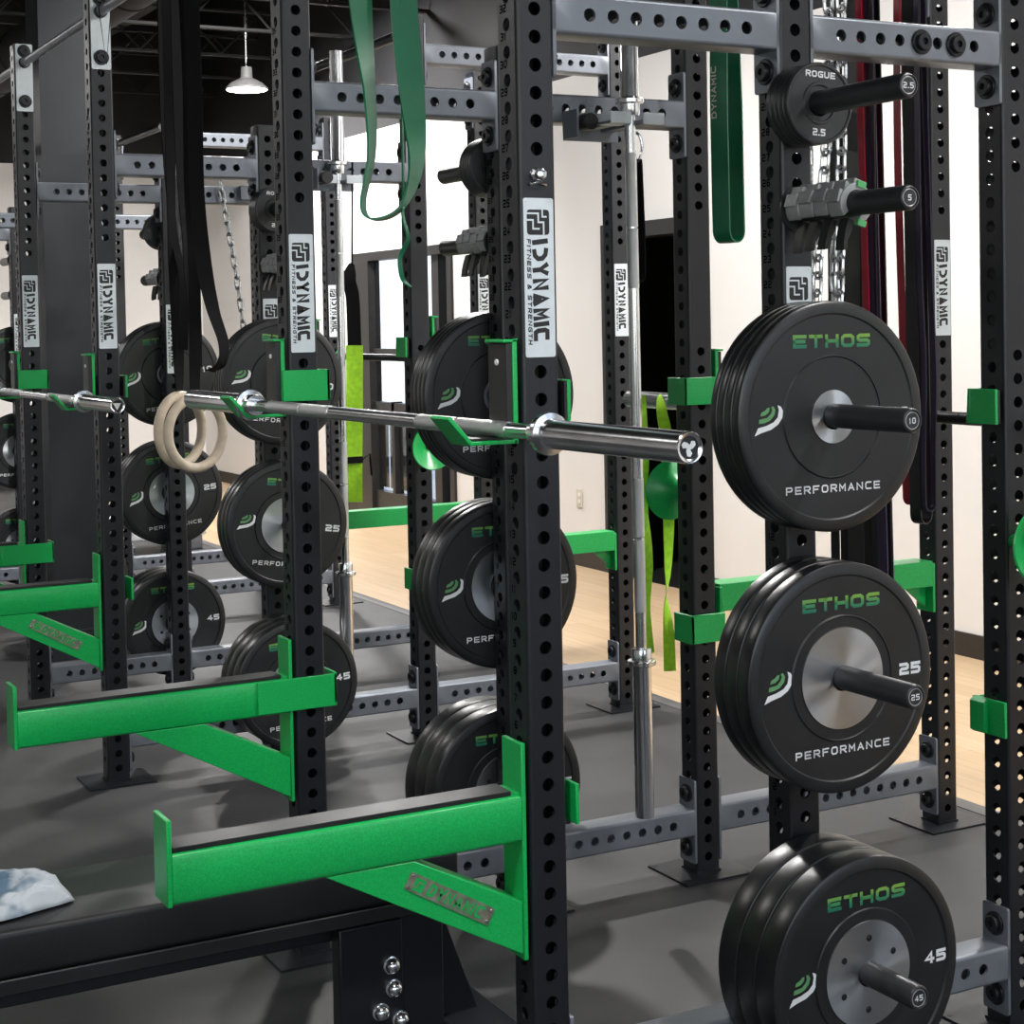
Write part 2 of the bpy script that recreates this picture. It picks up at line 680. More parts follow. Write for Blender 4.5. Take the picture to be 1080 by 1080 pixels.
def corner_strip(mb, cx, cy, a0, z0, z1, axis='z', m=0):
    n = 4
    pts = [(cx + CR * cos(a0 + pi / 2 * k / n), cy + CR * sin(a0 + pi / 2 * k / n)) for k in range(n + 1)]
    vs = []
    for a, b in pts:
        for z in (z0, z1):
            vs.append((a, b, z) if axis == 'z' else (z, a, b))
    k0 = len(mb.f)
    fs = [(2 * k, 2 * k + 2, 2 * k + 3, 2 * k + 1) for k in range(n)]
    if axis != 'z':
        fs = fs     # (x, a, b) is a cyclic turn of (a, b, x), the winding is the same
    mb.add(vs, fs, m, True)
    mb.keep.update(range(k0, len(mb.f)))


def build_post(mb, top, wide_skip):
    nh = int((top - H0 - .02) / P)
    wide = [H0 + P * i for i in range(nh + 1) if i not in wide_skip]
    nar = [H0 + P * (i + .5) for i in range(nh)]
    w = T - 2 * CR
    z0 = .006
    for sy in (-1, 1):
        mb.panel((0, sy * HT, 0), (1, 0, 0), (0, 0, 1), (0, sy, 0), w, rows_from(wide, z0, top))
    for sx in (-1, 1):
        mb.panel((sx * HT, 0, 0), (0, 1, 0), (0, 0, 1), (sx, 0, 0), w, rows_from(nar, z0, top))
    q = HT - CR
    for cx, cy, a in ((q, q, 0), (-q, q, pi / 2), (-q, -q, pi), (q, -q, 1.5 * pi)):
        corner_strip(mb, cx, cy, a, z0, top)
    mb.box(-HT + .004, HT - .004, -HT + .004, HT - .004, top - .004, top + .003)


def post_numbers(mb):
    # engraved hole numbers on the front (-x) face
    for n in range(1, 36):
        z = 1.936 - (28 - n) * P
        text(mb, str(n), (-HT - .0004, .012, z - .008), (0, -1, 0), (0, 0, 1), .015, .011, .003, .0028, 0)


def base_plate(mb):
    mb.box(-.115, .115, -.10, .10, 0, .006)
    for sx in (-1, 1):
        for sy in (-1, 1):
            mb.lathe([(0, .0065), (.007, .0065), (.007, .0055)], (sx * .1, sy * .085, 0), (0, 0, 1), 12, 1)
    # weld bead round the foot
    for sx in (-1, 1):
        mb.box(sx * HT - .003, sx * HT + .003, -HT, HT, .006, .011)
        mb.box(-HT, HT, sx * HT - .003, sx * HT + .003, .006, .011)


def sticker(mb, L=.29, full=True):
    """aluminium label read from top to bottom on a -y face; origin at its top left"""
    w = .062
    y = 0
    # plate with rounded corners
    r = .004
    pts = []
    for cx, cz, a in ((w - r, -r, 0), (r, -r, pi / 2), (r, -L + r, pi), (w - r, -L + r, 1.5 * pi)):
        for k in range(4):
            t = a + pi / 2 * k / 3
            pts.append((cx + r * cos(t), cz + r * sin(t)))
    mb.prism(pts, -.0016, 0, 'y', 0)
    yt = -.0020
    U, V = (0, 0, -1), (1, 0, 0)
    # emblem: dark rounded square with light maze strokes
    a0, a1, b0, b1 = .021, .067, .0065, .053
    rr = .006
    em = []
    for cu, cv, a in ((a1 - rr, b1 - rr, 0), (a0 + rr, b1 - rr, pi / 2), (a0 + rr, b0 + rr, pi), (a1 - rr, b0 + rr, 1.5 * pi)):
        for k in range(4):
            t = a + pi / 2 * k / 3
            em.append((cu + rr * cos(t), cv + rr * sin(t)))
    mb.add([(v, yt, -u) for u, v in em], [list(range(len(em)))], 1)
    yo = -.0024
    for line in ([(.028, .0065), (.028, .030), (.044, .030), (.044, .041), (.0665, .041)],
                 [(.0215, .0385), (.034, .0385), (.034, .046)],
                 [(.040, .0065), (.040, .0190), (.056, .0190), (.056, .031)]):
        stroke(mb, [Vector(p) for p in line], .0032, Vector((0, yo, 0)), Vector(U), Vector(V), 0)
    text(mb, 'I', (.0165, yt, -.0765), U, V, .033, .010 * 4, .004, .0092, 1, shear=-.12, center=False)
    text(mb, ')YNvMIC', (.0165, yt, -.0935), U, V, .033, .0228, .0042, .0088, 1, shear=-.10, center=False)
    text(mb, 'FITNESS & STRENGTH', (.0055, yt, -.074), U, V, .0085, .0088, .0028, .0021, 1, shear=.15, center=False)
    for u in (.006, L - .006):
        for v in (.006, w - .006):
            mb.lathe([(0, .003), (.0018, .0026), (.002, 0)], (v, 0, -u), (0, -1, 0), 8, 0)


def peg(mb):
    """storage peg pointing to -y from a post face, origin at the face"""
    mb.lathe([(.045, 0), (.045, -.005), (.031, -.0055), (.031, -.006), (.0235, -.0065), (.0235, -.327), (.0215, -.331)], (0, 0, 0), (0, 1, 0), 32, 0)


def peg_cap(mb, label):
    mb.lathe([(.0215, -.331), (.019, -.332), (.018, -.3295), (0, -.3295)], (0, 0, 0), (0, 1, 0), 32, 0)
    mb.lathe([(.0165, -.3299), (.0155, -.3304), (.0145, -.3299)], (0, 0, 0), (0, 1, 0), 32, 1)
    n = len(label)
    text(mb, label, (0, -.3300, -.0055), (1, 0, 0), (0, 0, 1), .011, .0085 if n > 1 else .008, .0025, .0021, 2)


def beam(mb, L, side=0):
    """hollow drilled beam along x, centred"""
    hl = L / 2
    n = int((L - .125) / P) + 1
    xs = [(i - (n - 1) / 2) * P for i in range(n)]
    w = T - 2 * CR
    for sy in (-1, 1):
        mb.panel((0, sy * HT, 0), (0, 0, 1), (1, 0, 0), (0, sy, 0), w, rows_from(xs, -hl, hl))
    for sz in (-1, 1):
        mb.panel((0, 0, sz * HT), (0, 1, 0), (1, 0, 0), (0, 0, sz), w, [(-hl, hl, False)])
    q = HT - CR
    for cy, cz, a in ((q, q, 0), (-q, q, pi / 2), (-q, -q, pi), (q, -q, 1.5 * pi)):
        corner_strip(mb, cy, cz, a, -hl, hl, 'x')
    for sx in (-1, 1):
        x0, x1 = sorted((sx * hl, sx * (hl - .007)))
        r = .006
        pts = []
        for cy, cz, a in ((HT - r, .118 - r, 0), (-HT + r, .118 - r, pi / 2), (-HT + r, -.118 + r, pi), (HT - r, -.118 + r, 1.5 * pi)):
            for k in range(4):
                t = a + pi / 2 * k / 3
                pts.append((cy + r * cos(t), cz + r * sin(t)))
        mb.prism(pts, x0, x1, 'x', 0)


def bolt(mb):
    """bolt head with washer, axis along x towards +x, origin on the plate"""
    mb.lathe([(.026, 0), (.026, .004), (.0245, .0055), (.019, .0055), (.0185, .012), (.017, .014), (.0075, .014), (.0065, .007), (0, .007)], (0, 0, 0), (1, 0, 0), 28, 0)


POSTM = cached('upright_tall', lambda b: build_post(b, 2.72, range(29, 36)), ['post'])
POSTS = cached('upright_short', lambda b: build_post(b, 2.283, range(27, 34)), ['post'])
NUMB = cached('upright_numbers', post_numbers, ['ink'])
BASE = cached('upright_base', base_plate, ['post', 'bolt'])
STICK = cached('brand_plate', sticker, ['label', 'black'])
STICKS = cached('short_brand_plate', lambda b: sticker(b, .29), ['label', 'black'])
PEG = cached('storage_peg', peg, ['iron'])
BOLT = cached('hex_bolt', bolt, ['bolt'])
CAP = {k: cached('peg_cap_' + k.replace('.', '_'), (lambda kk: lambda b: peg_cap(b, kk))(k), ['iron', 'collar_grey', 'white']) for k in ('2.5', '5', '10', '25', '45')}
PEGZ = (('45', .3048), ('25', .8636), ('10', 1.3716), ('5', 1.778), ('2.5', 1.9812))


def add_beam(rack, x0, x1, y, z):
    L = x1 - x0 - T
    me = cached('beam_%d' % round(L * 1000), lambda b: beam(b, L), ['beam'])
    o = put('beam', me, rack, ((x0 + x1) / 2, y, z))
    for sx in (-1, 1):
        for sz in (-1, 1):
            put('bolt', BOLT, o, (sx * (L / 2 - .007), 0, sz * .077), (0, 0, 0 if sx < 0 else pi))
    return o


def pull_bar(mb, y0, y1):
    mb.tube([(0, y0, 0), (0, (y0 + y1) / 2, 0), (0, y1, 0)], .0165, 20, 0)


def pull_bracket(mb):
    # light plate on the -y face with a hole for the bar
    pts = [(-.030, -.195), (.030, -.195), (.033, -.190), (.033, .070), (.030, .075), (-.030, .075), (-.033, .070), (-.033, -.190)]
    mb.prism(pts, -HT - .007, -HT, 'y', 0)
    mb.lathe([(.0225, -HT - .0074), (.0225, -HT - .020), (.0185, -HT - .020)], (0, 0, 0), (0, 1, 0), 24, 1)


def rack(label, y_near, y_far, near=True, detail=True):
    R = thing('power_rack', label, 'power rack', (0, y_near, 0))
    yf = y_far - y_near
    spots = []
    for line, y in ((0, 0.), (1, yf)):
        for k, x in enumerate((0, S1, S2, GX)):
            if x == GX and line == 0 and near:
                continue
            mid = k == 1
            u = put('upright', POSTS if mid else POSTM, R, (x, y, 0))
            put('base_plate', BASE, u)
            if k in (0, 1):
                put('hole_numbers', NUMB if not mid else NUMS, u, label='dark engraved hole numbers')
            if k in (0, 3):
                put('brand_plate', STICK, u, (-.031, -HT - .0002, 1.79), label='silver plate lettered DYNAMIC FITNESS & STRENGTH')
            elif mid:
                put('brand_plate', STICKS, u, (-.031, -HT - .0002, 1.665), label='silver plate lettered DYNAMIC FITNESS & STRENGTH')
        ZT, ZB, ZU = 2.130, .1524, 2.578
        add_beam(R, 0, S1, y, ZT)
        add_beam(R, S1, S2, y, ZT)
        add_beam(R, 0, S1, y, ZB)
        add_beam(R, S1, S2, y, ZB)
        if not (line == 0 and near):
            add_beam(R, S2, GX, y, ZB)
            add_beam(R, S2, GX, y, ZU)
        for txt, z in PEGZ:
            # the near side holds its plates towards -y, the far side towards +y
            fy = -HT if line == 0 else HT
            p = put('weight_peg', PEG, R, (S1, y + fy, z), (0, 0, 0 if line == 0 else pi))
            put('end_cap', CAP[txt], p, label='peg end cap marked ' + txt)
    for y in (0, yf):
        br = put('pull_up_bracket', BRK, R, (0, y, 2.646))
        for z in (.046, -.155):
            put('bolt', BOLT, br, (0, -HT - .007, z), (0, 0, -pi / 2))
    return R


def nums_short(mb):
    for n in range(1, 36):
        z = 1.936 - (28 - n) * P
        if z > 2.25:
            continue
        text(mb, str(n), (-HT - .0004, .012, z - .008), (0, -1, 0), (0, 0, 1), .015, .011, .003, .0028, 0)


NUMS = cached('upright_numbers_short', nums_short, ['ink'])
BRK = cached('pull_up_plate', pull_bracket, ['label', 'bolt'])

R1 = rack('nearest black drilled power rack with green hooks, closest to the camera', YA, YB)
R2 = rack('middle black drilled power rack, between the nearest rack and the black column', YE, YF, False)
R3 = rack('farthest black drilled power rack, mostly hidden behind the black column', YH, YI, False)
# overhead bars
for R, y0, y1, nm in ((R1, -.30, YE - .075, 'near'), (R2, -.075, YH - YE - .075, 'mid'), (R3, -.075, W + .1, 'far')):
    mb = MB()
    if nm == 'near':
        pull_bar(mb, -.35, YE - .07)
    else:
        pull_bar(mb, y0 + .012, y1)
    put('pull_up_bar', mb.mesh('pull_up_bar', ['beam']), R, (0, 0, 2.646))
# rear top bars (between the rear uprights)
for R in (R1, R2, R3):
    mb = MB()
    mb.tube([(0, .0, 0), (0, W, 0)], .019, 18)
    put('rear_top_bar', mb.mesh('rear_top_bar', ['post']), R, (S2 - .06, 0, 2.64))
# band bolts on the near top beam
o = put('storage_bolt', BOLT, R1, (.946 - .03, -HT, 2.130), (0, 0, -pi / 2))
put('storage_bolt', BOLT, R1, (.918 + .1016 - .01, -HT, 2.130), (0, 0, -pi / 2))
put('storage_bolt', BOLT, R1, (1.50, W - HT, .1524), (0, 0, -pi / 2))
# small chrome stud above the label of the nearest upright
mb = MB()
mb.lathe([(.012, 0), (.013, .004), (.008, .008), (.012, .014), (.010, .022), (0, .025)], (0, 0, 0), (0, -1, 0), 7, 0, sm=False)
mb.tube([(-.016, -.004, -.018), (.0, -.010, -.014), (.018, -.004, -.018)], .0028, 6)
put('chrome_stud', mb.mesh('chrome_stud', ['chrome']), R1, (-.002, -HT, 1.832))


# ------------------------------------------------------------------ plates
def bumper_half(prof, t, face):
    pass


def wing(mb, y, sx=1.0):
    hz = .45 / 1003
    hx = .45 / 850
    c = (572, 545)
    shapes = ((1, [(218, 612), (246, 600), (292, 587), (324, 566), (343, 537), (345, 508), (336, 491), (322, 484), (327, 505), (322, 535), (303, 556), (270, 570), (234, 578)]),
              (2, [(238, 560), (240, 542), (275, 536), (291, 520), (297, 505), (293, 490), (303, 488), (312, 505), (306, 528), (286, 549), (262, 558)]),
              (2, [(245, 529), (249, 513), (266, 505), (277, 493), (287, 494), (283, 511), (268, 524)]))
    for m, pts in shapes:
        mb.add([((x - c[0]) * hx, y, -(z - c[1]) * hz) for x, z in pts], [list(range(len(pts)))], m)


def bumper(t, hub_r, step_r, recess):
    """bumper body: axis y, -y face at y=0, thickness t"""
    def f(mb):
        R = .225
        rec = .0035
        d = .004 if recess else .0025
        front = [(.0253, 0.0), (hub_r, 0.0), (hub_r + .0015, .0018), (step_r - .002, .0018), (step_r, -.0005 if not recess else .0045), (step_r + .003, d), (.1985, d), (.2015, 0), (R - .006, 0), (R - .001, .003), (R, .006)]
        back = [(r, t - a) for r, a in front][::-1]
        prof = front + back
        ms = []
        K = len(prof)
        for k in range(K):
            r0 = max(prof[k][0], prof[(k + 1) % K][0])
            if k in (0, K - 2):
                ms.append(1)
            elif k == K - 1:
                ms.append(1)
            elif r0 > .2205 and 8 <= k <= K - 9:
                ms.append(2)
            else:
                ms.append(0)
        mb.lathe(prof, (0, 0, 0), (0, 1, 0), 96, 0, True, ms)
    return f


def plate_prints(label, y):
    def w1(mb):
        text(mb, 'ETHOS', (0, y, .134), (1, 0, 0), (0, 0, 1), .026, .033, .006, .0068, 0, tv=.0070)

    def w2(mb):
        text(mb, 'PERFORMANCE', (0, y, -.147), (1, 0, 0), (0, 0, 1), .0155, .0160, .0055, .0031, 0)

    def w3(mb):
        wing(mb, y)

    def w4(mb):
        text(mb, label, (.170, y, -.012), (1, 0, 0), (0, 0, 1), .024, .0245, .005, .0062, 0)
    return (('brand_lettering', w1, ['ethos'], 'green ETHOS lettering'), ('lower_lettering', w2, ['white'], 'white PERFORMANCE lettering'),
            ('wing_mark', w3, ['ethos', 'white', 'leaf'], 'white and green wing mark'), ('weight_number', w4, ['white'], 'white number ' + label))


def hub_bolts(mb):
    for k in range(6):
        a = tau * k / 6 + .5
        mb.lathe([(0, -.001), (.0035, -.0012), (.004, -.0004), (.0055, 0), (.0066, -.0002)], (.069 * cos(a), 0, .069 * sin(a)), (0, 1, 0), 12, 0)


PRINTS = {}
BUMP = {'10': (.024, .052, .118, False), '25': (.0385, .099, .121, False), '45': (.0605, .1015, .126, True)}
for k, (t, hr, sr, rc) in BUMP.items():
    CACHE['b' + k] = None
    mb = MB()
    bumper(t, hr, sr, rc)(mb)
    CACHE['b' + k] = mb.mesh('bumper_' + k, ['rubber', 'hub', 'rubber_gloss'])
    PRINTS[k] = []
    for nm, fn, mts, lb in plate_prints(k, .0036 if rc else .0021):
        mb = MB()
        mb.recalc = False
        fn(mb)
        PRINTS[k].append((nm, mb.mesh(nm + k, mts), lb))
mb = MB()
hub_bolts(mb)
CACHE['hb'] = mb.mesh('hub_bolts', ['bolt'])
WORD = {'10': 'ten', '25': 'twenty-five', '45': 'forty-five'}
ORD = ['outermost', 'second', 'third', 'innermost']


def make_plate(k, loc, label, group, prints=True, roll=0.):
    r = thing('bumper_plate', label, 'weight plate', loc, 0, group, rot=(0, roll, 0))
    put('rubber_disc', CACHE['b' + k], r)
    for nm, me, lb in PRINTS[k]:
        put(nm, me, r, label=lb)
    if k == '45':
        put('hub_bolts', CACHE['hb'], r)
    return r


protos = {}
PLACE = {0: 'at right', 1: 'behind the nearest upright', 2: 'behind the second upright', 3: 'behind the wooden rings', 4: 'left of the column', 5: 'of the farthest rack'}
for si, (y, sgn) in enumerate(((YA, -1), (YB, 1), (YE, -1), (YF, 1), (YH, -1), (YI, 1))):
    for k, z, n in (('10', 1.3716, 4), ('25', .8636, 3), ('45', .3048, 3)):
        if si == 5:
            n = 1
        t = BUMP[k][0]
        peg_row = {'10': 'upper', '25': 'middle', '45': 'lowest'}[k]
        for i in range(n):
            off = HT + .0065 + i * (t + .0006)
            yf = y - off - t if sgn < 0 else y + off
            rank = (n - 1 - i) if sgn < 0 else i
            if n == 1:
                w_ = 'only'
            elif rank == 0:
                w_ = 'front'
            elif rank == n - 1:
                w_ = 'rearmost'
            else:
                w_ = ['', 'second', 'third'][rank]
            lab = 'black %s bumper plate, %s in the %s-peg stack %s' % (k, w_, peg_row, PLACE[si])
            grp = 'bumper plates on the %s peg %s' % (peg_row, PLACE[si])
            # hung plates rest on the peg and lean a touch
            roll = 0 if rank == 0 and si in (0, 1) else random.uniform(-.15, .15)
            if si in (0,) and rank == 0:
                roll = 0
            dz = -.0017
            if k not in protos:
                protos[k] = make_plate(k, (S1, yf, z + dz), lab, grp, roll=roll)
            else:
                dup(protos[k], (S1, yf, z + dz), (0, roll, 0), lab, grp)


def small_plate(mb):
    t = .0135
    R = .080
    front = [(.0253, .003), (.034, .003), (.036, 0), (.040, .0), (.042, .002), (.072, .002), (.0745, -.0002), (R - .002, 0), (R, .002)]
    back = [(r, t - a) for r, a in front][::-1]
    mb.lathe(front + back, (0, 0, 0), (0, 1, 0), 64, 0, True)


def small_print(mb):
    text(mb, 'ROGUE', (0, .0012, .050), (1, 0, 0), (0, 0, 1), .0125, .0125, .0025, .0028, 0)
    text(mb, '2.5', (0, .0012, -.063), (1, 0, 0), (0, 0, 1), .014, .0115, .0022, .0030, 0)


SP = cached('small_plate', small_plate, ['iron'])
mb = MB(); mb.recalc = False; small_print(mb)
SPP = mb.mesh('small_print', ['white'])
proto_s = None
for si, (y, sgn) in enumerate(((YA, -1), (YB, 1), (YE, -1), (YF, 1))):
    n = 5
    for i in range(n):
        off = HT + .0065 + i * .0140
        yf = y - off - .0135 if sgn < 0 else y + off
        rank = (n - 1 - i) if sgn < 0 else i
        w_ = ['front', 'second', 'third', 'fourth', 'rearmost'][rank]
        lab = 'small 2.5 iron plate, %s of five, top peg %s' % (w_, PLACE[si])
        grp = 'small iron plates on the top peg ' + PLACE[si]
        if proto_s is None:
            proto_s = thing('change_plate', lab, 'weight plate', (S1, yf, 1.9795), 0, grp)
            put('iron_disc', SP, proto_s)
            put('printed_lettering', SPP, proto_s, label='white ROGUE 2.5 lettering')
        else:
            dup(proto_s, (S1, yf, 1.9795), (0, random.uniform(-.05, .05), 0), lab, grp)


# ------------------------------------------------------------------ clamp collars on the pegs
def clip_body(mb):
    # C shaped band round the peg, width along y, with raised rib
    n = 22
    ri, ro = .0250, .0385
    w = .042
    a0, a1 = math.radians(-60), math.radians(235)
    ring = []
    for k in range(n + 1):
        a = a0 + (a1 - a0) * k / n
        for r, y in ((ri, 0), (ro, 0.001), (ro + .0012, .006), (ro + .0012, w - .006), (ro, w - .001), (ri, w)):
            ring.append((r * cos(a), y, r * sin(a)))
    fs = []
    for k in range(n):
        for j in range(6):
            fs.append((k * 6 + j, k * 6 + (j + 1) % 6, (k + 1) * 6 + (j + 1) % 6, (k + 1) * 6 + j))
    mb.add(ring, fs, 0, False)
    mb.add(ring[:6], [(0, 1, 2, 3, 4, 5)], 0)
    mb.add(ring[-6:], [(0, 1, 2, 3, 4, 5)], 0)
    # hinge block and ribs on top
    mb.box(-.016, .012, .003, w - .003, .035, .046)
    mb.box(-.044, -.036, .004, w - .004, -.010, .016)
    mb.box(-.034, -.026, .004, w - .004, .020, .034)


def clip_lever(mb):
    pts = [(-.006, -.030), (.006, -.030), (.010, -.050), (.004, -.072), (.008, -.088), (.000, -.093), (-.004, -.074), (-.006, -.052)]
    mb.prism(pts, .008, .034, 'y', 0)


def clip_pad(mb):
    mb.box(-.010, .010, -.003, .006, -.006, .006)


CB = cached('clip_body', clip_body, ['collar_grey'])
CL = cached('clip_lever', clip_lever, ['uhmw'])
CP = cached('clip_pad', clip_pad, ['collar_green'])
proto_c = None
for si, (y, sgn) in enumerate(((YA, -1), (YB, 1), (YE, -1), (YF, 1))):
    for i in range(4):
        off = HT + .010 + i * .0435
        yy = y - off - .042 if sgn < 0 else y + off
        rank = (3 - i) if sgn < 0 else i
        w_ = ['front', 'second', 'third', 'rearmost'][rank]
        lab = 'grey clamp collar, %s of four, under the small plates %s' % (w_, PLACE[si])
        grp = 'clamp collars on the peg ' + PLACE[si]
        if proto_c is None:
            proto_c = thing('barbell_collar', lab, 'barbell collar', (S1, yy, 1.778), 0, grp, rot=(0, .3, 0))
            put('clamp_band', CB, proto_c, bevel=.0012)
            put('lever', CL, proto_c, bevel=.0015)
            put('green_pad', CP, proto_c, (0, 0, .037), label='pale green pad')
            put('green_pad', CP, proto_c, (.020, 0, -.033), label='pale green pad')
        else:
            dup(proto_c, (S1, yy, 1.778), (0, .3 + random.uniform(-.12, .12), 0), lab, grp)


# ------------------------------------------------------------------ j-hooks
def hook_body(mb, s):
    mb.box(-.058, -.048, -HT, HT, 0, .190)
    mb.box(-.076, -.048, -HT, HT, .184, .190)
    mb.prism([(-.050, 0), (-.050, .008), (-.143, .008), (-.184, .055), (-.191, .050), (-.147, 0)], -HT, HT, 'y')
    y0, y1 = sorted((s * .042, s * .050))
    mb.box(-.058, .064, y0, y1, .037, .113)
    y0, y1 = sorted((s * .050, -s * .036))
    mb.box(.056, .064, y0, y1, .037, .113)


def hook_liner(mb, s):
    mb.box(-.070, -.058, -.036, .036, .010, .183)
    mb.box(-.142, -.070, -.036, .036, .008, .013)


for s in (-1, 1):
    CACHE['hk%d' % s] = None
    mb = MB(); hook_body(mb, s); CACHE['hk%d' % s] = mb.mesh('hook_body', ['green'])
    mb = MB(); hook_liner(mb, s); CACHE['hl%d' % s] = mb.mesh('hook_liner', ['uhmw', 'white'])


def hook(x, y, z, inner, rear, label, group):
    """inner: world side (+1/-1) where the saddle wraps"""
    s = inner if not rear else -inner
    t = thing('barbell_hook', label, 'barbell hook', (x, y, z), pi if rear else 0, group)
    put('steel_body', CACHE['hk%d' % s], t, bevel=.0015)
    put('plastic_liner', CACHE['hl%d' % s], t, bevel=.0012, label='black plastic liner')
    y0, y1 = sorted((s * .042, -s * .036))
    me = cached('hrl%d' % s, lambda b: b.box(.050, .056, y0, y1, .039, .111), ['uhmw'])
    put('rear_pad', me, t, label='black plastic pad')
    sc = cached('hook_screw', lambda b: b.lathe([(0, .003), (.005, .003), (.006, 0)], (0, 0, 0), (-1, 0, 0), 14, 0), ['white'])
    for zz in (.148, .035):
        put('screw', sc, t, (-.070, 0, zz))
    return t


ZK = 1.344
hook(0, YA, ZK, 1, False, 'green hook on the nearest upright, carrying the near end of the front barbell', 'green barbell hooks')
hook(0, YB, ZK, -1, False, 'green hook carrying the far end of the front barbell, beside the wooden rings', 'green barbell hooks')
hook(0, YE, ZK - P, 1, False, 'green hook under the right end of the barbell at far left', 'green barbell hooks')
hook(0, YF, ZK - P, -1, False, 'leftmost green hook, near the left edge of the photo', 'green barbell hooks')
hook(S2, YB, ZK - P - .005, -1, True, 'green hook on the rear upright behind the front barbell end', 'green barbell hooks')
hook(S2, YA, ZK - P - .005, 1, True, 'green hook on the rightmost upright, beside red and black bands', 'green barbell hooks')
hook(S2, YE, ZK + P + .008, 1, True, 'green hook on the rear upright beside the bright glass door', 'green barbell hooks')
hook(S2, YF, ZK + P + .008, -1, True, 'green hook on the rear upright hidden behind a nearer upright', 'green barbell hooks')


# ------------------------------------------------------------------ spotter arms
def arm_body(mb, s):
    mb.box(-.056, -.047, -HT, HT, .394, .795)
    q = .008
    pts = [(-HT + q, .614), (HT - q, .614), (HT - q * .3, .614 + q * .3), (HT, .614 + q), (HT, .700 - q), (HT - q * .3, .700 - q * .3), (HT - q, .700), (-HT + q, .700), (-HT + q * .3, .7 - q * .3), (-HT, .700 - q), (-HT, .614 + q), (-HT + q * .3, .614 + q * .3)]
    mb.prism(pts, -.709, -.056, 'x')
    mb.box(-.718, -.709, -HT, HT, .612, .757)
    mb.prism([(-.272, .6145), (-.056, .503), (-.056, .405), (-.44, .6145)], -HT + .003, HT - .003, 'y')
    y0, y1 = sorted((s * .0385, s * .047))
    mb.box(-.140, .066, y0, y1, .620, .700)
    y0, y1 = sorted((s * .047, -s * .038))
    mb.box(.058, .066, y0, y1, .628, .704)
    mb.box(-.066, -.056, -.030, .030, .699, .704)


def arm_liner(mb, s):
    mb.box(-.706, -.074, -.031, .031, .700, .709)


def arm_plate(mb, s):
    # riveted steel name plate on the brace, outer side
    ys = -s * (HT - .003)
    a = Vector((-.318, 0, .598))
    b = Vector((-.090, 0, .4635))
    U = (b - a).normalized()
    V = Vector((-U.z, 0, U.x))
    if V.z < 0:
        V = -V
    oy = Vector((0, ys - s * .0006, 0))
    L = .190
    st = a + U * .035 - V * .012
    hgt = .032
    N = Vector((0, -s * .0012, 0))
    c = [st, st + U * L, st + U * L + V * hgt, st + V * hgt]
    base = [p + oy for p in c]
    top = [p + oy + N for p in c]
    mb.add(base + top, [(0, 1, 2, 3), (4, 5, 6, 7), (0, 1, 5, 4), (1, 2, 6, 5), (2, 3, 7, 6), (3, 0, 4, 7)], 0)
    N2 = oy + N * 1.35
    if s > 0:
        o0 = st + U * .044 + V * .0045
        text(mb, 'DYNAMIC', o0 + N2, U, V, .023, .0165, .0035, .0052, 1, shear=.15, center=False)
        p = [st + U * .014 + V * .004, st + U * .036 + V * .004, st + U * .036 + V * .027, st + U * .014 + V * .027]
        mb.add([q + N2 for q in p], [(0, 1, 2, 3)], 1)
        stroke(mb, [Vector(q) for q in ((.014, .010), (.022, .010), (.022, .020), (.032, .020))], .002, st + oy + N * 1.6, U, V, 0)
    for u in (.006, L - .006):
        for v in (.006, hgt - .006):
            p = st + U * u + V * v + oy + N
            mb.lathe([(0, .0022), (.0025, .0016), (.0032, 0)], p, (0, -s, 0), 10, 2)


M['nameplate'] = mat('worn_steel_name_plate', (.34, .33, .25), .4, .7, noise=(60, .3, .1))
for s in (-1, 1):
    mb = MB(); arm_body(mb, s); CACHE['ab%d' % s] = mb.mesh('arm_body', ['green'])
    mb = MB(); arm_liner(mb, s); CACHE['al%d' % s] = mb.mesh('arm_liner', ['uhmw', 'bolt'])
    mb = MB(); arm_plate(mb, s); CACHE['ap%d' % s] = mb.mesh('arm_plate', ['nameplate', 'green', 'chrome'])


def arm(x, y, z, inner, label):
    s = inner
    t = thing('spotter_arm', label, 'spotter arm', (x, y, z), 0, 'green spotter arms')
    put('steel_arm', CACHE['ab%d' % s], t, bevel=.0018)
    put('top_liner', CACHE['al%d' % s], t, bevel=.001, label='black plastic strip')
    put('name_plate', CACHE['ap%d' % s], t, label='riveted steel name plate')
    return t


arm(0, YA, 0, 1, 'largest green spotter arm, lowest in front, with a riveted name plate')
arm(0, YB, 0, -1, 'green spotter arm just behind and left of the largest one')
arm(0, YE, 0, 1, 'green spotter arm with a scuffed name plate at the left edge')
arm(0, YF, 0, -1, 'farthest small green spotter arm at the left edge, behind the others')


# flip-down safeties between rear uprights
def safety(mb):
    x0, x1 = HT + .010, GX - S2 - HT - .012
    mb.box(x0 + .004, x1, -HT, HT, .080, .158)
    mb.box(x1, x1 + .010, -HT, HT, .0, .150)
    mb.prism([(x1, .08), (x1 - .085, .08), (x1, .012)], -.006, .006, 'y')
    mb.box(-HT - .016, x0 + .012, -HT - .014, -HT - .005, .0, .080)
    mb.box(-HT - .016, -HT - .006, -HT - .014, HT, .0, .080)
    mb.box(x0, x0 + .012, -HT - .005, HT, .0, .150)


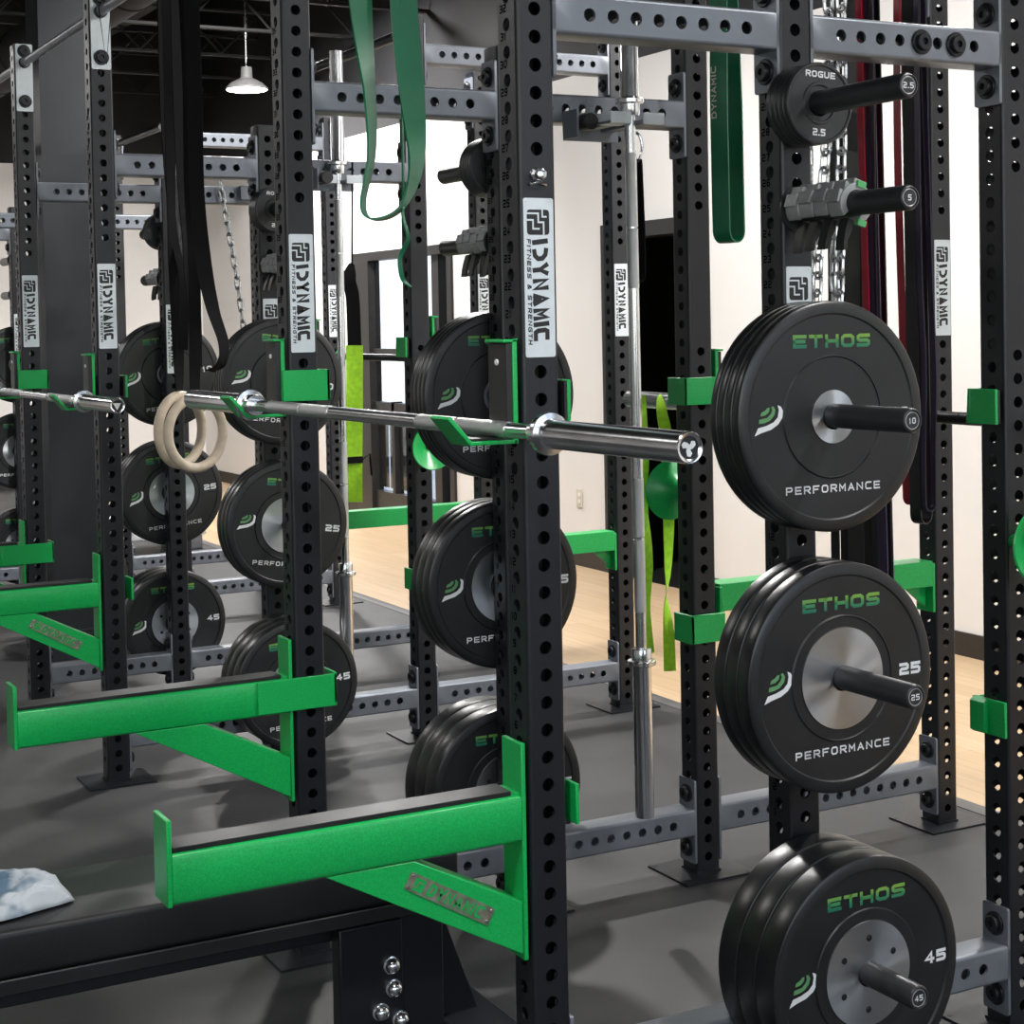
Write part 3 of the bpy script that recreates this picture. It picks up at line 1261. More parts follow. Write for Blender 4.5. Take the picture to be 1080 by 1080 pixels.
SAF = cached('safety_body', safety, ['green'])
for y, z, lab in ((YB, .658, 'green safety beam running right from the upright behind the large plates'),
                  (YE, .562, 'green safety beam ending beside the light switch wall'),
                  (YF, .575, 'green safety beam across the wood floor below the glass door')):
    t = thing('safety_beam', lab, 'safety beam', (S2, y, z), 0, 'green safety beams')
    put('steel_beam', SAF, t, bevel=.002)
t = thing('safety_bracket', 'small green bracket low on the rightmost upright', 'bracket', (S2, YA, .645))
mb = MB()
mb.box(-HT - .014, -HT - .006, -HT - .004, HT + .014, 0, .078)
mb.box(-HT - .014, HT + .02, HT + .005, HT + .014, 0, .078)
mb.prism([(-HT - .026, .006), (-HT - .014, 0), (-HT - .014, .078), (-HT - .026, .070)], HT - .03, HT + .014, 'y')
put('bent_plate', mb.mesh('bent_plate', ['green']), t, bevel=.0015)


# flared green discs on the rear uprights
def bell(mb, s):
    pr = [(.014, 0), (.018, s * .02), (.030, s * .045), (.055, s * .068), (.080, s * .082), (.086, s * .088), (.083, s * .091), (.054, s * .076), (.028, s * .055), (.010, s * .046), (0, s * .046)]
    mb.lathe(pr, (0, 0, 0), (0, 1, 0), 48, 0)


for y, s, z, lab in ((YB, 1, 1.072, 'green flared holder left of the rear upright, below the barbell end'),
                     (YA, -1, 1.072, 'green flared holder at the right edge of the photo'),
                     (YE, -1, 1.105, 'green flared holder peeking out behind the middle bumper plates')):
    t = thing('band_holder', lab, 'holder', (S2 - (.020 if z < 1.1 and s < 0 else 0), y + s * (HT + .0005), z), 0, 'green flared holders')
    mb = MB(); bell(mb, s)
    put('flared_cup', mb.mesh('flared_cup', ['green']), t)
    mb = MB()
    mb.lathe([(.011, s * .04), (.011, s * .052), (.006, s * .054), (0, s * .05)], (0, 0, 0), (0, 1, 0), 6, 0, sm=False)
    put('bolt', mb.mesh('holder_bolt', ['bolt']), t)


# ------------------------------------------------------------------ barbells (built along local +y, near end at 0)
def bar_shaft(mb, shaft, m0=0, m1=1):
    a, b = .445, .445 + shaft
    r = .0142
    k0, k1 = a + .095, a + .445
    c = (a + b) / 2
    prof = [(r, a - .005), (r, k0), (r + .0008, k0), (r + .0008, k0 + .19), (r - .0003, k0 + .191), (r - .0003, k0 + .196), (r + .0008, k0 + .197), (r + .0008, k1), (r, k1)]
    ms = [m0, m0, m1, m1, m0, m0, m1, m0]
    full = prof + [(rr, 2 * c - y) for rr, y in prof][::-1]
    msf = ms + [m0] + ms[::-1]
    mb.lathe(full, (0, 0, 0), (0, 1, 0), 32, 0, False, msf)


def sleeve(mb):
    # near sleeve, end at y=0, inner collar at .445
    prof = [(.0175, .003), (.0205, .0005), (.0235, 0), (.025, .002), (.025, .395), (.0262, .400), (.0365, .4015), (.0375, .403), (.0375, .412), (.0365, .4135), (.0262, .4155), (.0262, .442), (.0248, .445), (.014, .445)]
    mb.lathe(prof, (0, 0, 0), (0, 1, 0), 48, 0)


def endcap(mb):
    mb.lathe([(0, .004), (.0178, .004)], (0, 0, 0), (0, 1, 0), 32, 0)


def emblem(mb, kind):
    if kind == 0:
        for k in range(3):
            a = tau * k / 3 + .5
            pts = [(0, -.004), (.006, -.005), (.013, -.003), (.0145, .003), (.009, .0065), (.004, .003), (0, .004)]
            mb.add([(x * cos(a) - y * sin(a), .0036, x * sin(a) + y * cos(a)) for x, y in pts], [list(range(len(pts)))], 0)
    else:
        for rr in (.013, .0085, .004):
            pts = [Vector((rr * cos(a), rr * sin(a))) for a in (-pi / 2, pi / 6, 5 * pi / 6, -pi / 2)]
            stroke(mb, pts, .0022, Vector((0, .0036, 0)), Vector((1, 0, 0)), Vector((0, 0, 1)), 0)


mb = MB(); sleeve(mb); SLV = mb.mesh('sleeve', ['chrome'])
mb = MB(); endcap(mb); ECP = mb.mesh('sleeve_cap', ['black'])


def barbell(label, near, direction, shaft=1.31, dark=False, kind=0, group='barbells'):
    d = Vector(direction).normalized()
    q = Vector((0, 1, 0)).rotation_difference(d)
    t = thing('barbell', label, 'barbell', near, 0, group)
    t.rotation_mode = 'QUATERNION'
    t.rotation_quaternion = q
    key = 'shaft%d%d' % (round(shaft * 1000), dark)
    me = cached(key, lambda b: bar_shaft(b, shaft), ['darkshaft' if dark else 'shaft', 'darkshaft' if dark else 'knurl'])
    put('shaft', me, t)
    tot = .89 + shaft
    for y, r in ((0, 0), (tot, pi)):
        s = put('sleeve', SLV, t, (0, y, 0), (0, 0, r))
        put('end_cap', ECP, s)
        if y == 0:
            mbe = MB(); mbe.recalc = False; emblem(mbe, kind)
            put('end_emblem', mbe.mesh('end_emblem', ['white']), s, label='white three-part emblem')
    return t


pA = Vector((-.0620, -.613, 1.3700))
pB = Vector((-.134, 1.142, 1.3760))
barbell('chrome barbell resting across the front green hooks, its end pointing at the camera', pA, pB - pA, 1.31)
barbell('chrome barbell on the middle rack hooks at far left', (-.098, 2.548, 1.3245), (-.012, 1, 0), 1.31, kind=1)
barbell('barbell with black shaft on the rear hooks, behind the red and black bands', (S2 + .098, -.445 - .05, 1.320), (0, 1, 0), 1.31, True)
barbell('barbell with black shaft on the rear hooks of the middle rack', (S2 + .098, YE - .50, 1.430), (0, 1, 0), 1.31, True)
barbell('chrome barbell hanging vertically behind the front barbell end', (.851, .98, .262), (-.006, 0, 1), 1.385, group='hanging barbells')
barbell('chrome barbell hanging vertically, farther left beside the lime strap', (.838, YE - .075, .250), (.003, 0, 1), 1.42, group='hanging barbells')


# ------------------------------------------------------------------ vertical bar hangers
def hanger(mb, x, y, L):
    # two prongs reaching out from the beam
    mb.box(x - .095, x + .075, y + L - .006, y + L, -.038, .038)
    mb.box(x - .050, x - .016 - .002, y - .03, y + L, -.012, .0)
    mb.box(x + .020, x + .058, y - .03, y + L, -.012, .0)
    mb.box(x - .080, x - .018, y - .036, y - .030, -.014, .016, 2)
    mb.box(x + .020, x + .082, y - .036, y - .030, -.014, .016, 2)
    mb.box(x - .080, x - .018, y - .030, y + .03, -.014, -.012, 2)
    mb.box(x - .095, x - .088, y + L - .075, y + L, -.035, .038)
    mb.tube([(x - .065, y + L - .10, .004), (x - .065, y + L - .006, .004)], .022, 16, 1)


for hx, yb, by, lab in ((.841, .98, YB, 'grey bar hanger with two prongs holding the nearer vertical barbell'),
                        (.843, YE - .075, YE, 'grey bar hanger holding the farther vertical barbell')):
    L = by - HT - yb - .0005
    t = thing('bar_hanger', lab, 'bar hanger', (hx, yb, 2.082 if by == YB else 2.092))
    mb = MB(); hanger(mb, 0, 0, L)
    put('prongs', mb.mesh('hanger_prongs', ['beam', 'uhmw', 'label']), t, bevel=.0012)


# ------------------------------------------------------------------ straps, bands, rings
def smooth_path(ctrl, n=10):
    pts = []
    c = [Vector(p) for p in ctrl]
    K = len(c)
    for i in range(K - 1):
        p0 = c[max(0, i - 1)]; p1 = c[i]; p2 = c[i + 1]; p3 = c[min(K - 1, i + 2)]
        for k in range(n):
            t = k / n
            pts.append(.5 * ((2 * p1) + (-p0 + p2) * t + (2 * p0 - 5 * p1 + 4 * p2 - p3) * t * t + (-p0 + 3 * p1 - 3 * p2 + p3) * t ** 3))
    pts.append(c[-1])
    return pts


# camera axes seen in plan: X right-away, Y left-away
VR = Vector((.88, -.475, 0))     # direction that shows as image right


def twisted(ctrl, width, mname, angs, name, label, cat, group=None, th=.003, sub=12, tagp=None):
    pts = smooth_path(ctrl, sub)
    K = len(pts)
    ws = []
    for k in range(K):
        u = k / (K - 1) * (len(angs) - 1)
        i = min(len(angs) - 2, int(u))
        a = angs[i] + (angs[i + 1] - angs[i]) * (u - i)
        ws.append(Vector((cos(a) * .88 + sin(a) * .475, -cos(a) * .475 + sin(a) * .88, 0)))
    # keep width direction usable where the path turns sideways
    mb = MB()
    mb.ribbon(pts, ws, width, th, 0)
    o = put(name, mb.mesh(name, [mname]))
    tag(o, label, cat, group)
    return o


VD = Vector((.475, .88, 0))      # direction that shows as away


def band_loop(name, label, mname, top, bottom, sep, width, group, th=.0035, wob=0., phi=1.0, kink=0.):
    """hanging loop band: two strands joined by a rounded bottom; the loop plane is turned by phi"""
    T0, B0 = Vector(top), Vector(bottom)
    Dv = VR * cos(phi) + VD * sin(phi)
    Wv = VD * cos(phi) - VR * sin(phi)
    n = 26
    rb = sep / 2
    pts, ws = [], []

    def strand(sgn, ph, order):
        for k in order:
            t = k / n
            z = T0.z + (B0.z + rb - T0.z) * t
            c = T0.lerp(B0, t)
            h = sep / 2 * (.5 + .5 * min(1, t * 1.6))
            bulge = kink * math.exp(-((t - .8) / .09) ** 2)
            pts.append(Vector((c.x, c.y, z)) + Dv * (sgn * h) + VR * (wob * sin(3 * pi * t + ph) * (1 - t) + bulge))
            a = wob * 40 * sin(2 * pi * t + ph) * (1 - t)
            ws.append(Wv * cos(a) + Dv * sin(a))
    strand(-1, 0, range(n + 1))
    for k in range(1, 9):
        a = pi * k / 9
        pts.append(Vector((B0.x, B0.y, B0.z + rb)) - Dv * (rb * cos(a)) - Vector((0, 0, rb * sin(a))))
        ws.append(Wv)
    strand(1, .8, range(n, -1, -1))
    mb = MB()
    mb.ribbon(pts, ws, width, th, 0, closed=True)
    o = put(name, mb.mesh(name, [mname]))
    tag(o, label, 'resistance band' if 'band' in name else 'strap', group)
    return o


# large green band between camera and the middle of the nearest rack
def img_pt(x, off, z):
    """point near (x,y0) shifted by off metres to the image right"""
    return Vector((x[0], x[1], z)) + VR * off


gb = (0.0, .62)
pl = [img_pt(gb, -.062, 2.665), img_pt(gb, -.062, 2.45), img_pt(gb, -.055, 2.24), img_pt(gb, -.040, 2.05), img_pt(gb, -.040, 1.93), img_pt(gb, -.060, 1.83), img_pt(gb, -.045, 1.795), img_pt(gb, .0, 1.800), img_pt(gb, .035, 1.835), img_pt(gb, .058, 1.92), img_pt(gb, .052, 2.05), img_pt(gb, .038, 2.24), img_pt(gb, .034, 2.45), img_pt(gb, .034, 2.665)]
pts = smooth_path(pl, 8)
K = len(pts)
mb = MB()
wl = []
ws = []
key = [(0, .25), (.12, .55), (.22, 1.25), (.36, 1.5), (.60, 1.5), (.70, 1.05), (.80, .35), (1, .12)]
for k, p in enumerate(pts):
    u = k / (K - 1)
    for (u0, a0), (u1, a1) in zip(key, key[1:]):
        if u0 <= u <= u1:
            a = a0 + (a1 - a0) * (u - u0) / (u1 - u0)
    ws.append(VR * cos(a) + VD * sin(a))
    wl.append(.060)
mb.ribbon(pts, ws, wl, .0045, 0)
o = put('resistance_band', mb.mesh('resistance_band', ['band_green']))
tag(o, 'wide green band hanging in front of the grey top beam, left of the nearest upright', 'resistance band', 'green bands')
# thin dark tail below it
twisted([img_pt(gb, .030, 2.66), img_pt(gb, .030, 2.2), img_pt(gb, .028, 1.86), img_pt(gb, .026, 1.80), img_pt(gb, .036, 1.75), img_pt(gb, .018, 1.71), img_pt(gb, .022, 1.665), img_pt(gb, .040, 1.645)], .010, 'band_green', [1.2, 1.3, 1.0, .2, 1.2], 'strap_tail', 'thin dark green twisted strap tail below the wide green band', 'strap', th=.003)

# second green band on the rear bar, lettered
g2 = (S2 - .06, .93)


XB = S2 - .06
o = band_loop('resistance_band', 'green lettered band at upper right, hanging against the white wall', 'band_green', (XB, .95, 2.66), (XB, .94, 1.765), .060, .058, 'green bands', phi=.75, th=.004)
mb = MB(); mb.recalc = False
WV2 = VD * cos(.75) - VR * sin(.75)
text(mb, 'DYNAMIC', Vector((XB - .002, .951, 2.16)) - (VR * cos(.75) + VD * sin(.75)) * .031 - VD * .003, (0, 0, 1), WV2, .018, .018, .004, .004, 0)
put('band_lettering', mb.mesh('band_lettering', ['ivory']), o, label='pale DYNAMIC lettering')
for lab, mn, y0_, y1_, zb, sep, wd, wob, phi, kink in (
        ('wide black resistance band directly behind the heavy chains', 'band_black', .437, .437, .74, .035, .070, .001, .35, 0),
        ('dark purple band right of the heavy chains, drifting right below the pegs', 'band_purple', .392, .345, .66, .030, .024, .001, .9, .0),
        ('short red band beside the heavy chains, low down', 'band_red', .405, .375, 1.42, .020, .018, .001, .7, 0),
        ('long red resistance band crossing the tips of the storage pegs', 'band_red', .266, .236, 1.13, .036, .020, .004, .6, 0),
        ('wide black band right of the long red band', 'band_black', .226, .205, 1.09, .040, .030, .001, .7, 0),
        ('narrow dark purple band overlapping the silver label on the rack behind', 'band_purple', .196, .180, 1.12, .030, .016, .001, .5, .006),
        ('black band hanging between the thin chains and the heavy chains', 'band_black', .520, .520, .70, .03, .030, .0, .5, 0),
        ('black band drifting right below the pegs, between chains and long red band', 'band_black', .385, .362, .68, .03, .034, .0, .5, 0)):
    xo = .02 if zb < .8 else 0
    zt = 2.66
    band_loop('resistance_band', lab, mn, (XB + xo, y0_, zt), (XB + xo, y1_, zb), sep, wd, 'bands on the rear top bar', wob=wob, phi=phi, kink=kink)
# chains
def chain(ctrl, link=.052, r=.0042, wide=.017):
    path = smooth_path(ctrl, 14)
    mb = MB()
    # walk along path
    d = [0]
    for i in range(1, len(path)):
        d.append(d[-1] + (path[i] - path[i - 1]).length)
    tot = d[-1]
    step = link - 3.1 * r
    n = int(tot / step)
    j = 0
    for k in range(n):
        s = k * step
        while j < len(d) - 2 and d[j + 1] < s:
            j += 1
        t = (s - d[j]) / max(1e-9, d[j + 1] - d[j])
        c = path[j].lerp(path[j + 1], t)
        tan = (path[j + 1] - path[j]).normalized()
        ref = Vector((.88, -.475, 0)) if k % 2 else Vector((.475, .88, 0))
        ref = (ref * .8 + Vector((.475, .88, 0) if k % 2 else (-.88, .475, 0)) * .45)
        w = (ref - tan * ref.dot(tan)).normalized()
        pts = []
        hl = link / 2 - wide / 2
        for q in range(6):
            a = -pi / 2 + pi * q / 5
            pts.append(c + tan * (hl + wide / 2 * cos(a)) + w * (wide / 2 * sin(a)))
        for q in range(6):
            a = pi / 2 + pi * q / 5
            pts.append(c + tan * (-hl + wide / 2 * cos(a)) + w * (wide / 2 * sin(a)))
        mb.tube(pts, r, 6, 0, closed=True)
    return mb


CH = []
xr = S2 - .115
for ctrl, lab, sz in (([(xr, .565, 2.60), (xr, .572, 2.1), (xr, .575, 1.55), (xr, .57, 1.42)], 'thin silver chain showing below the small plates, left strand', (.052, .0028, .020)),
                      ([(xr + .01, .535, 2.60), (xr + .01, .535, 2.1), (xr, .535, 1.55), (xr, .53, 1.42)], 'thin silver chain showing below the small plates, right strand', (.052, .0028, .020)),
                      ([(xr, .450, 2.60), (xr, .448, 2.1), (xr - .02, .47, 1.72), (xr - .02, .485, 1.45)], 'heavy silver chain hanging behind the storage pegs, left of the pair', (.056, .0046, .024)),
                      ([(xr + .01, .412, 2.60), (xr + .01, .412, 2.1), (xr, .415, 1.72), (xr, .43, 1.45)], 'heavy silver chain hanging behind the storage pegs, right of the pair', (.056, .0046, .024)),
                      ([(xr - .03, .49, 1.84), (xr - .03, .51, 1.70), (xr - .03, .53, 1.58), (xr - .03, .53, 1.45)], 'silver chain strand spreading left below the clamp collars', (.054, .0044, .022)),
                      ([(xr + .02, .43, 1.84), (xr + .02, .46, 1.70), (xr + .02, .455, 1.58), (xr + .02, .45, 1.45)], 'silver chain strand between the pair just above the top bumper plate', (.054, .0044, .022))):
    mb = chain(ctrl, *sz)
    o = put('chain', mb.mesh('chain', ['chain']))
    tag(o, lab, 'chain', 'chains behind the storage pegs')

# chains hanging on the beam of the middle rack far side
xb, yb_ = 1.02, YF - HT - .03
for ctrl, lab in (([(.80, yb_, 2.17), (.86, yb_, 1.80), (.90, yb_, 1.45), (.92, yb_, 1.20)], 'pale silver chain on the far beam behind the black straps, left strand'),
                  ([(1.09, yb_, 2.17), (1.03, yb_, 1.80), (.98, yb_, 1.45), (.94, yb_, 1.20)], 'pale silver chain on the far beam behind the black straps, right strand')):
    mb = chain(ctrl, .06, .0042, .020)
    o = put('chain', mb.mesh('chain', ['chain']))
    tag(o, lab, 'chain', 'chains on the far beam')
mb = MB()
mb.box(-.10, .10, -.03, .0, -.03, .03)
mb.lathe([(.035, 0), (.035, -.012), (0, -.012)], (0, 0, .02), (0, 1, 0), 20, 1)
o = put('chain_bracket', mb.mesh('chain_bracket', ['beam', 'bolt']), None, (.99, YF - HT - .0005, 2.14), bevel=.002)
tag(o, 'small grey bracket holding the pale chains on the far beam', 'bracket')


# gymnastic rings with straps
def gym_ring(mb):
    mb.tube([(.1025 * cos(tau * k / 64), 0, .1025 * sin(tau * k / 64)) for k in range(64)], .0145, 16, 0, closed=True)


RG = cached('ring', gym_ring, ['wood_ring'])


def ring_set(x, y, zc, rot, strap_pts, widths, angs, label, buckle=None):
    t = thing('gymnastic_ring', label, 'gymnastic ring', (x, y, zc), rot, 'wooden rings')
    put('wooden_ring', RG, t)
    mb = MB()
    pts = smooth_path(strap_pts, 12)
    K = len(pts)
    ws = []
    for k in range(K):
        u = k / (K - 1) * (len(angs) - 1)
        i = min(len(angs) - 2, int(u))
        a = angs[i] + (angs[i + 1] - angs[i]) * (u - i)
        ws.append(Vector((cos(a) * .88 + sin(a) * .475, -cos(a) * .475 + sin(a) * .88, 0)))
    mb.ribbon(pts, ws, widths, .003, 0)
    inv = Matrix.Rotation(-rot, 4, 'Z') @ Matrix.Translation((-x, -y, -zc))
    me = mb.mesh('strap', ['strap'])
    me.transform(inv)
    s = put('strap', me, t)
    if buckle:
        mb = MB()
        mb.box(-.024, .024, -.005, .005, -.016, .016)
        mb.box(-.017, .017, -.008, .008, -.004, .004)
        b = mb.mesh('buckle', ['bolt'])
        b.transform(inv @ Matrix.Translation(buckle) @ Matrix.Rotation(-.5, 4, 'Z'))
        put('buckle', b, t)
    return t


ra = .78
y0 = 2.06
ring_set(-.012, 2.165, 1.262, .61, [(0, 2.24, 2.66), (0, 2.23, 2.3), (-.01, 2.21, 1.9), (-.01, 2.18, 1.6), (-.012, 2.165, 1.39), (-.012, 2.165, 1.372)], .036, [.9, .5, 1.1, .3, 1.2, 1.0], 'wooden gymnastic ring, left of the pair at the barbell end')
ring_set(.000, 2.052, 1.258, .40, [(0, 2.07, 2.66), (0, 2.04, 2.3), (0, 2.05, 2.0), (.005, 2.05, 1.8), (.005, 2.05, 1.6), (.0, 2.052, 1.40), (.0, 2.052, 1.369)], .036, [.1, .3, .2, .6, .3, .9, 1.0], 'wooden gymnastic ring, right of the pair at the barbell end')
ring_set(-.335, 3.55, 1.175, .9, [(-.335, 3.55, 4.90), (-.335, 3.55, 2.2), (-.335, 3.55, 1.286)], .036, [.5, .8, 1.], 'wooden gymnastic ring cut off by the left edge of the photo')

# long loose strap tails between the ring straps
for ctrl, w, angs, lab in (
        ([(0, 2.16, 2.66), (0, 2.15, 2.25), (0, 2.13, 1.95), (.01, 2.12, 1.75), (.02, 2.10, 1.62), (.02, 2.09, 1.45)], .040, [1.2, 1.0, 1.35, .6, 1.0], 'black strap hanging between the two ring straps'),
        ([(0.01, 2.03, 2.66), (.01, 2.02, 2.2), (.01, 2.02, 1.95), (.02, 2.00, 1.75), (.03, 1.96, 1.62), (.05, 1.93, 1.52), (.045, 1.94, 1.46), (.02, 1.97, 1.44)], .045, [.2, .1, .3, .9, 1.2, .8], 'wide black strap curling to the right above the rings'),
        ([(-.005, 2.29, 2.66), (-.005, 2.28, 2.2), (0, 2.22, 1.85), (.01, 2.17, 1.70), (.0, 2.16, 1.50)], .030, [1.3, 1.1, .9, .3], 'leftmost narrow black strap above the rings')):
    twisted(ctrl, w, 'strap', angs, 'strap', lab, 'strap', 'black straps above the rings')

# black strap on the near pull-up bar of the middle rack (V shaped cord)
mb = MB()
mb.tube([(0, .0, .03), (-.02, -.02, 0), (.004, -.01, -.19), (.022, -.02, 0), (0, 0, .03)], .0022, 6)
o = put('cord', mb.mesh('cord', ['strap']), None, (.0, YE - .085, 2.650))
tag(o, 'thin dark cord looped over the overhead bar at upper left', 'cord')

# carabiner with black strap loop behind the vertical bar
mb = MB()
pts = []
for k in range(24):
    a = tau * k / 24
    pts.append((.017 * cos(a), 0, .040 * sin(a)))
mb.tube([(VR.x * p[0], VR.y * p[0], p[2]) for p in pts], .004, 8, 0, closed=True)
o = put('carabiner', mb.mesh('carabiner', ['chrome']), None, (1.005, W + .01, 2.040))
tag(o, 'silver carabiner hanging behind the nearer vertical barbell', 'carabiner')
band_loop('strap', 'black strap loop hanging from the silver carabiner', 'strap', (1.005, W + .01, 2.005), (1.003, W + .01, 1.668), .034, .030, 'hanging straps', phi=.7)

# suspension strap and lime straps
twisted([(.907, YE - .06, 2.16), (.900, YE - .06, 1.90), (.897, YE - .06, 1.78)], .007, 'strap', [0, .2], 'strap', 'thin black cord hanging from the beam above the lime strap', 'strap', 'hanging straps')
twisted([(.897, YE - .06, 1.79), (.885, YE - .06, 1.73), (.897, YE - .06, 1.66), (.900, YE - .06, 1.49)], [.02 + .03 * min(1, k / 8) for k in range(37)], 'strap', [.8, .2, .1], 'strap', 'black strap widening below the thin cord, beside the glass door', 'strap', 'hanging straps')


def lime(ctrl, w, angs, lab):
    o = twisted(ctrl, w, 'lime', angs, 'lime_strap', lab, 'strap', 'lime straps', th=.002, sub=14)
    return o


lime([(.900, YE - .06, 1.49), (.896, YE - .06, 1.30), (.890, YE - .06, 1.12), (.885, YE - .06, .915)], .062, [.15, .35, .1, .3, .1], 'lime strap hanging beside the farther vertical barbell')
lime([(1.165, W + .16, 1.345), (1.175, W + .16, 1.29), (1.19, W + .16, 1.20), (1.192, W + .16, 1.0), (1.186, W + .16, .83), (1.178, W + .16, .745), (1.185, W + .16, .66), (1.188, W + .16, .54)], .036, [1.2, .6, .2, .1, .4, .9, 1.5, .9, .3, .1], 'lime strap with twists, hanging under the green flared holder')
lime([(1.10, W + .16, 1.345), (1.112, W + .16, 1.24), (1.105, W + .16, 1.08), (1.118, W + .16, .90), (1.112, W + .16, .75), (1.115, W + .16, .60)], .036, [.4, .9, .3, 1.0, .5, 1.0, .3], 'lime strap half hidden behind the nearer vertical barbell')
mb = MB()
mb.box(-.030, .030, -.006, .006, -.012, .012)
mb.ribbon([(.03, 0, 0), (.06, .0, .02), (.065, 0, -.06)], (0, 1, 0), .012, .003)
o = put('buckle', mb.mesh('buckle', ['strap']), None, (.888, YE - .069, 1.07))
tag(o, 'black buckle on the lime strap beside the farther vertical barbell', 'buckle')


# ------------------------------------------------------------------ bench
bench = thing('weight_bench', 'black padded flat bench at lower left, under the largest green arm', 'weight bench', (-.45, .61, 0))
mb = MB()
r = .022


def rr_poly(hw, z0, z1, r):
    pts = []
    for cx, cz, a in ((hw - r, z1 - r, 0), (-hw + r, z1 - r, pi / 2), (-hw + r, z0 + r, pi), (hw - r, z0 + r, 1.5 * pi)):
        for k in range(5):
            t = a + pi / 2 * k / 4
            pts.append((cx + r * cos(t), cz + r * sin(t)))
    return pts


mb.prism(rr_poly(.160, .362, .452, .012), -.78, .50, 'x', 0, True)
put('pad', mb.mesh('bench_pad', ['vinyl']), bench, bevel=.008, seg=3)
mb = MB()
mb.tube([(-.78, -.1535, .4475), (-.2, -.1535, .4475), (.50, -.1535, .4475)], .0022, 6)
mb.tube([(-.78, .1535, .4475), (-.2, .1535, .4475), (.50, .1535, .4475)], .0022, 6)
put('piping', mb.mesh('bench_piping', ['vinyl']), bench)
mb = MB()
mb.box(-.78, .50, -.158, .158, .330, .361)
put('pad_base', mb.mesh('pad_base', ['vinyl']), bench, bevel=.003)
mb = MB()
mb.box(-.60, .52, -.038, .038, .262, .330)
mb.prism([(.40, .33), (.50, .33), (.62, .0), (.52, .0)], -.034, .034, 'y')
mb.box(-.60, -.53, -.034, .034, .04, .30)
mb.box(-.62, -.50, -.27, .27, .0, .05)
mb.box(.50, .64, -.27, .27, .0, .05)
put('frame', mb.mesh('bench_frame', ['post']), bench, bevel=.004)
# bracket with chrome dome bolts
mb = MB()
mb.box(.255, .400, -.085, -.04, .05, .30)
mb.box(.38, .50, -.075, .0, .0, .33)
put('hinge_bracket', mb.mesh('hinge_bracket', ['post']), bench, bevel=.004)
mb = MB()


def dome(mb, c, axis, r=.016):
    mb.lathe([(r * 1.2, 0), (r * 1.2, .003), (r, .004), (r, .012), (r * .8, .018), (r * .4, .022), (0, .023)], c, axis, 16, 0)


BLT = cached('dome_nut', lambda b: dome(b, (0, 0, 0), (0, -1, 0)), ['chrome'])
for x, z in ((.372, .205), (.376, .155), (.345, .110), (.390, .085)):
    put('dome_nut', BLT, bench, (x, -.0855, z), label='chrome dome nut')

# crumpled shirt on the bench
def shirt():
    mb = MB()
    nx, ny = 46, 34
    vs = []
    rnd = random.Random(3)
    from mathutils import noise
    for j in range(ny + 1):
        for i in range(nx + 1):
            u, v = i / nx, j / ny
            edge = min(u, 1 - u, v, 1 - v)
            h = .012 + .030 * min(1, edge * 6) * (0.5 + .5 * sin(7 * u + 3 * v)) + .022 * abs(noise.noise(Vector((u * 5, v * 6, 1.3)))) + .016 * abs(noise.noise(Vector((u * 12, v * 9, 4.))))
            taper = 1 - .72 * max(0, (u - .30) / .70) ** 1.3
            x = -.34 + .42 * u
            y = (v - .5) * .30 * taper + .05 * (1 - u) - .01
            y += .012 * noise.noise(Vector((u * 4, v * 3, 8.)))
            vs.append((x, y, h * min(1, edge * 14 + .12)))
    fs = []
    for j in range(ny):
        for i in range(nx):
            a = j * (nx + 1) + i
            fs.append((a, a + 1, a + nx + 2, a + nx + 1))
    mb.add(vs, fs, 0, True)
    return mb


mb = shirt()
o = put('shirt', mb.mesh('shirt', ['cloth']), None, (-.815, .60, .4535))
so = o.modifiers.new('thick', 'SOLIDIFY')
so.thickness = .002
so.offset = 1
tag(o, 'crumpled grey-blue shirt lying on the bench at the lower left edge', 'shirt')

# ------------------------------------------------------------------ room
mb = MB()
mb.box(-7, MATX, -5, 14.3, -.05, 0)
struct('floor', mb, ['floor'])
mb = MB()
mb.box(MATX + .07, XW, -5, 14.3, -.05, -.004)
struct('floor_wood', mb, ['plank'])
mb = MB()
mb.prism([(MATX, -.03), (MATX, .002), (MATX + .012, .004), (MATX + .075, -.001), (MATX + .075, -.03)], -5, 14.3, 'y')
struct('trim_1', mb, ['trim'])
D0, D1 = 5.12, 6.22
G0, G1 = 8.35, 10.18
ZD = 2.15
mb = MB()
for a, b in ((-5, D0), (D1, G0), (G1, 14.3)):
    mb.box(XW, XW + .15, a, b, -.05, ZD)
mb.box(XW, XW + .15, -5, 14.3, ZD, 3.12)
struct('wall_right', mb, ['wall'])
mb = MB()
mb.box(XW + .01, XW + .15, -5, 14.3, 3.12, 5.0)
mb.box(-7, XW, 14.31, 14.45, 3.22, 5.0)
struct('wall_upper', mb, ['blackwall'])
mb = MB()
mb.box(-7, XW + .15, 14.3, 14.45, -.05, 3.22)
struct('wall_back', mb, ['wall'])
mb = MB()
for a, b in ((-5, D0), (D1, G0), (G1, 14.3)):
    mb.box(XW - .012, XW, a, b, -.004, .105)
struct('baseboard_right', mb, ['baseboard'])
mb = MB()
mb.box(-7, XW - .013, 14.288, 14.3, 0, .105)
struct('baseboard_back', mb, ['baseboard'])
mb = MB()
mb.box(-7.15, -7, -5, 14.45, -.05, 5.0)
struct('wall_left', mb, ['wall'])
mb = MB()
mb.box(-7, XW + .15, -5.15, -5, -.05, 1.25)
mb.box(-7, XW + .15, -5.15, -5, 3.5, 5.0)
for x in (-7, -4.6, -2.2, .2, 2.6):
    mb.box(x, x + .35, -5.15, -5, 1.25, 3.5)
mb.box(3.5, XW + .15, -5.15, -5, 1.25, 3.5)
struct('wall_front', mb, ['column'])
mb = MB()
mb.box(XW + .16, 30, 6.5, 30, -.2, -.1)
struct('ground_outside', mb, ['wall'])
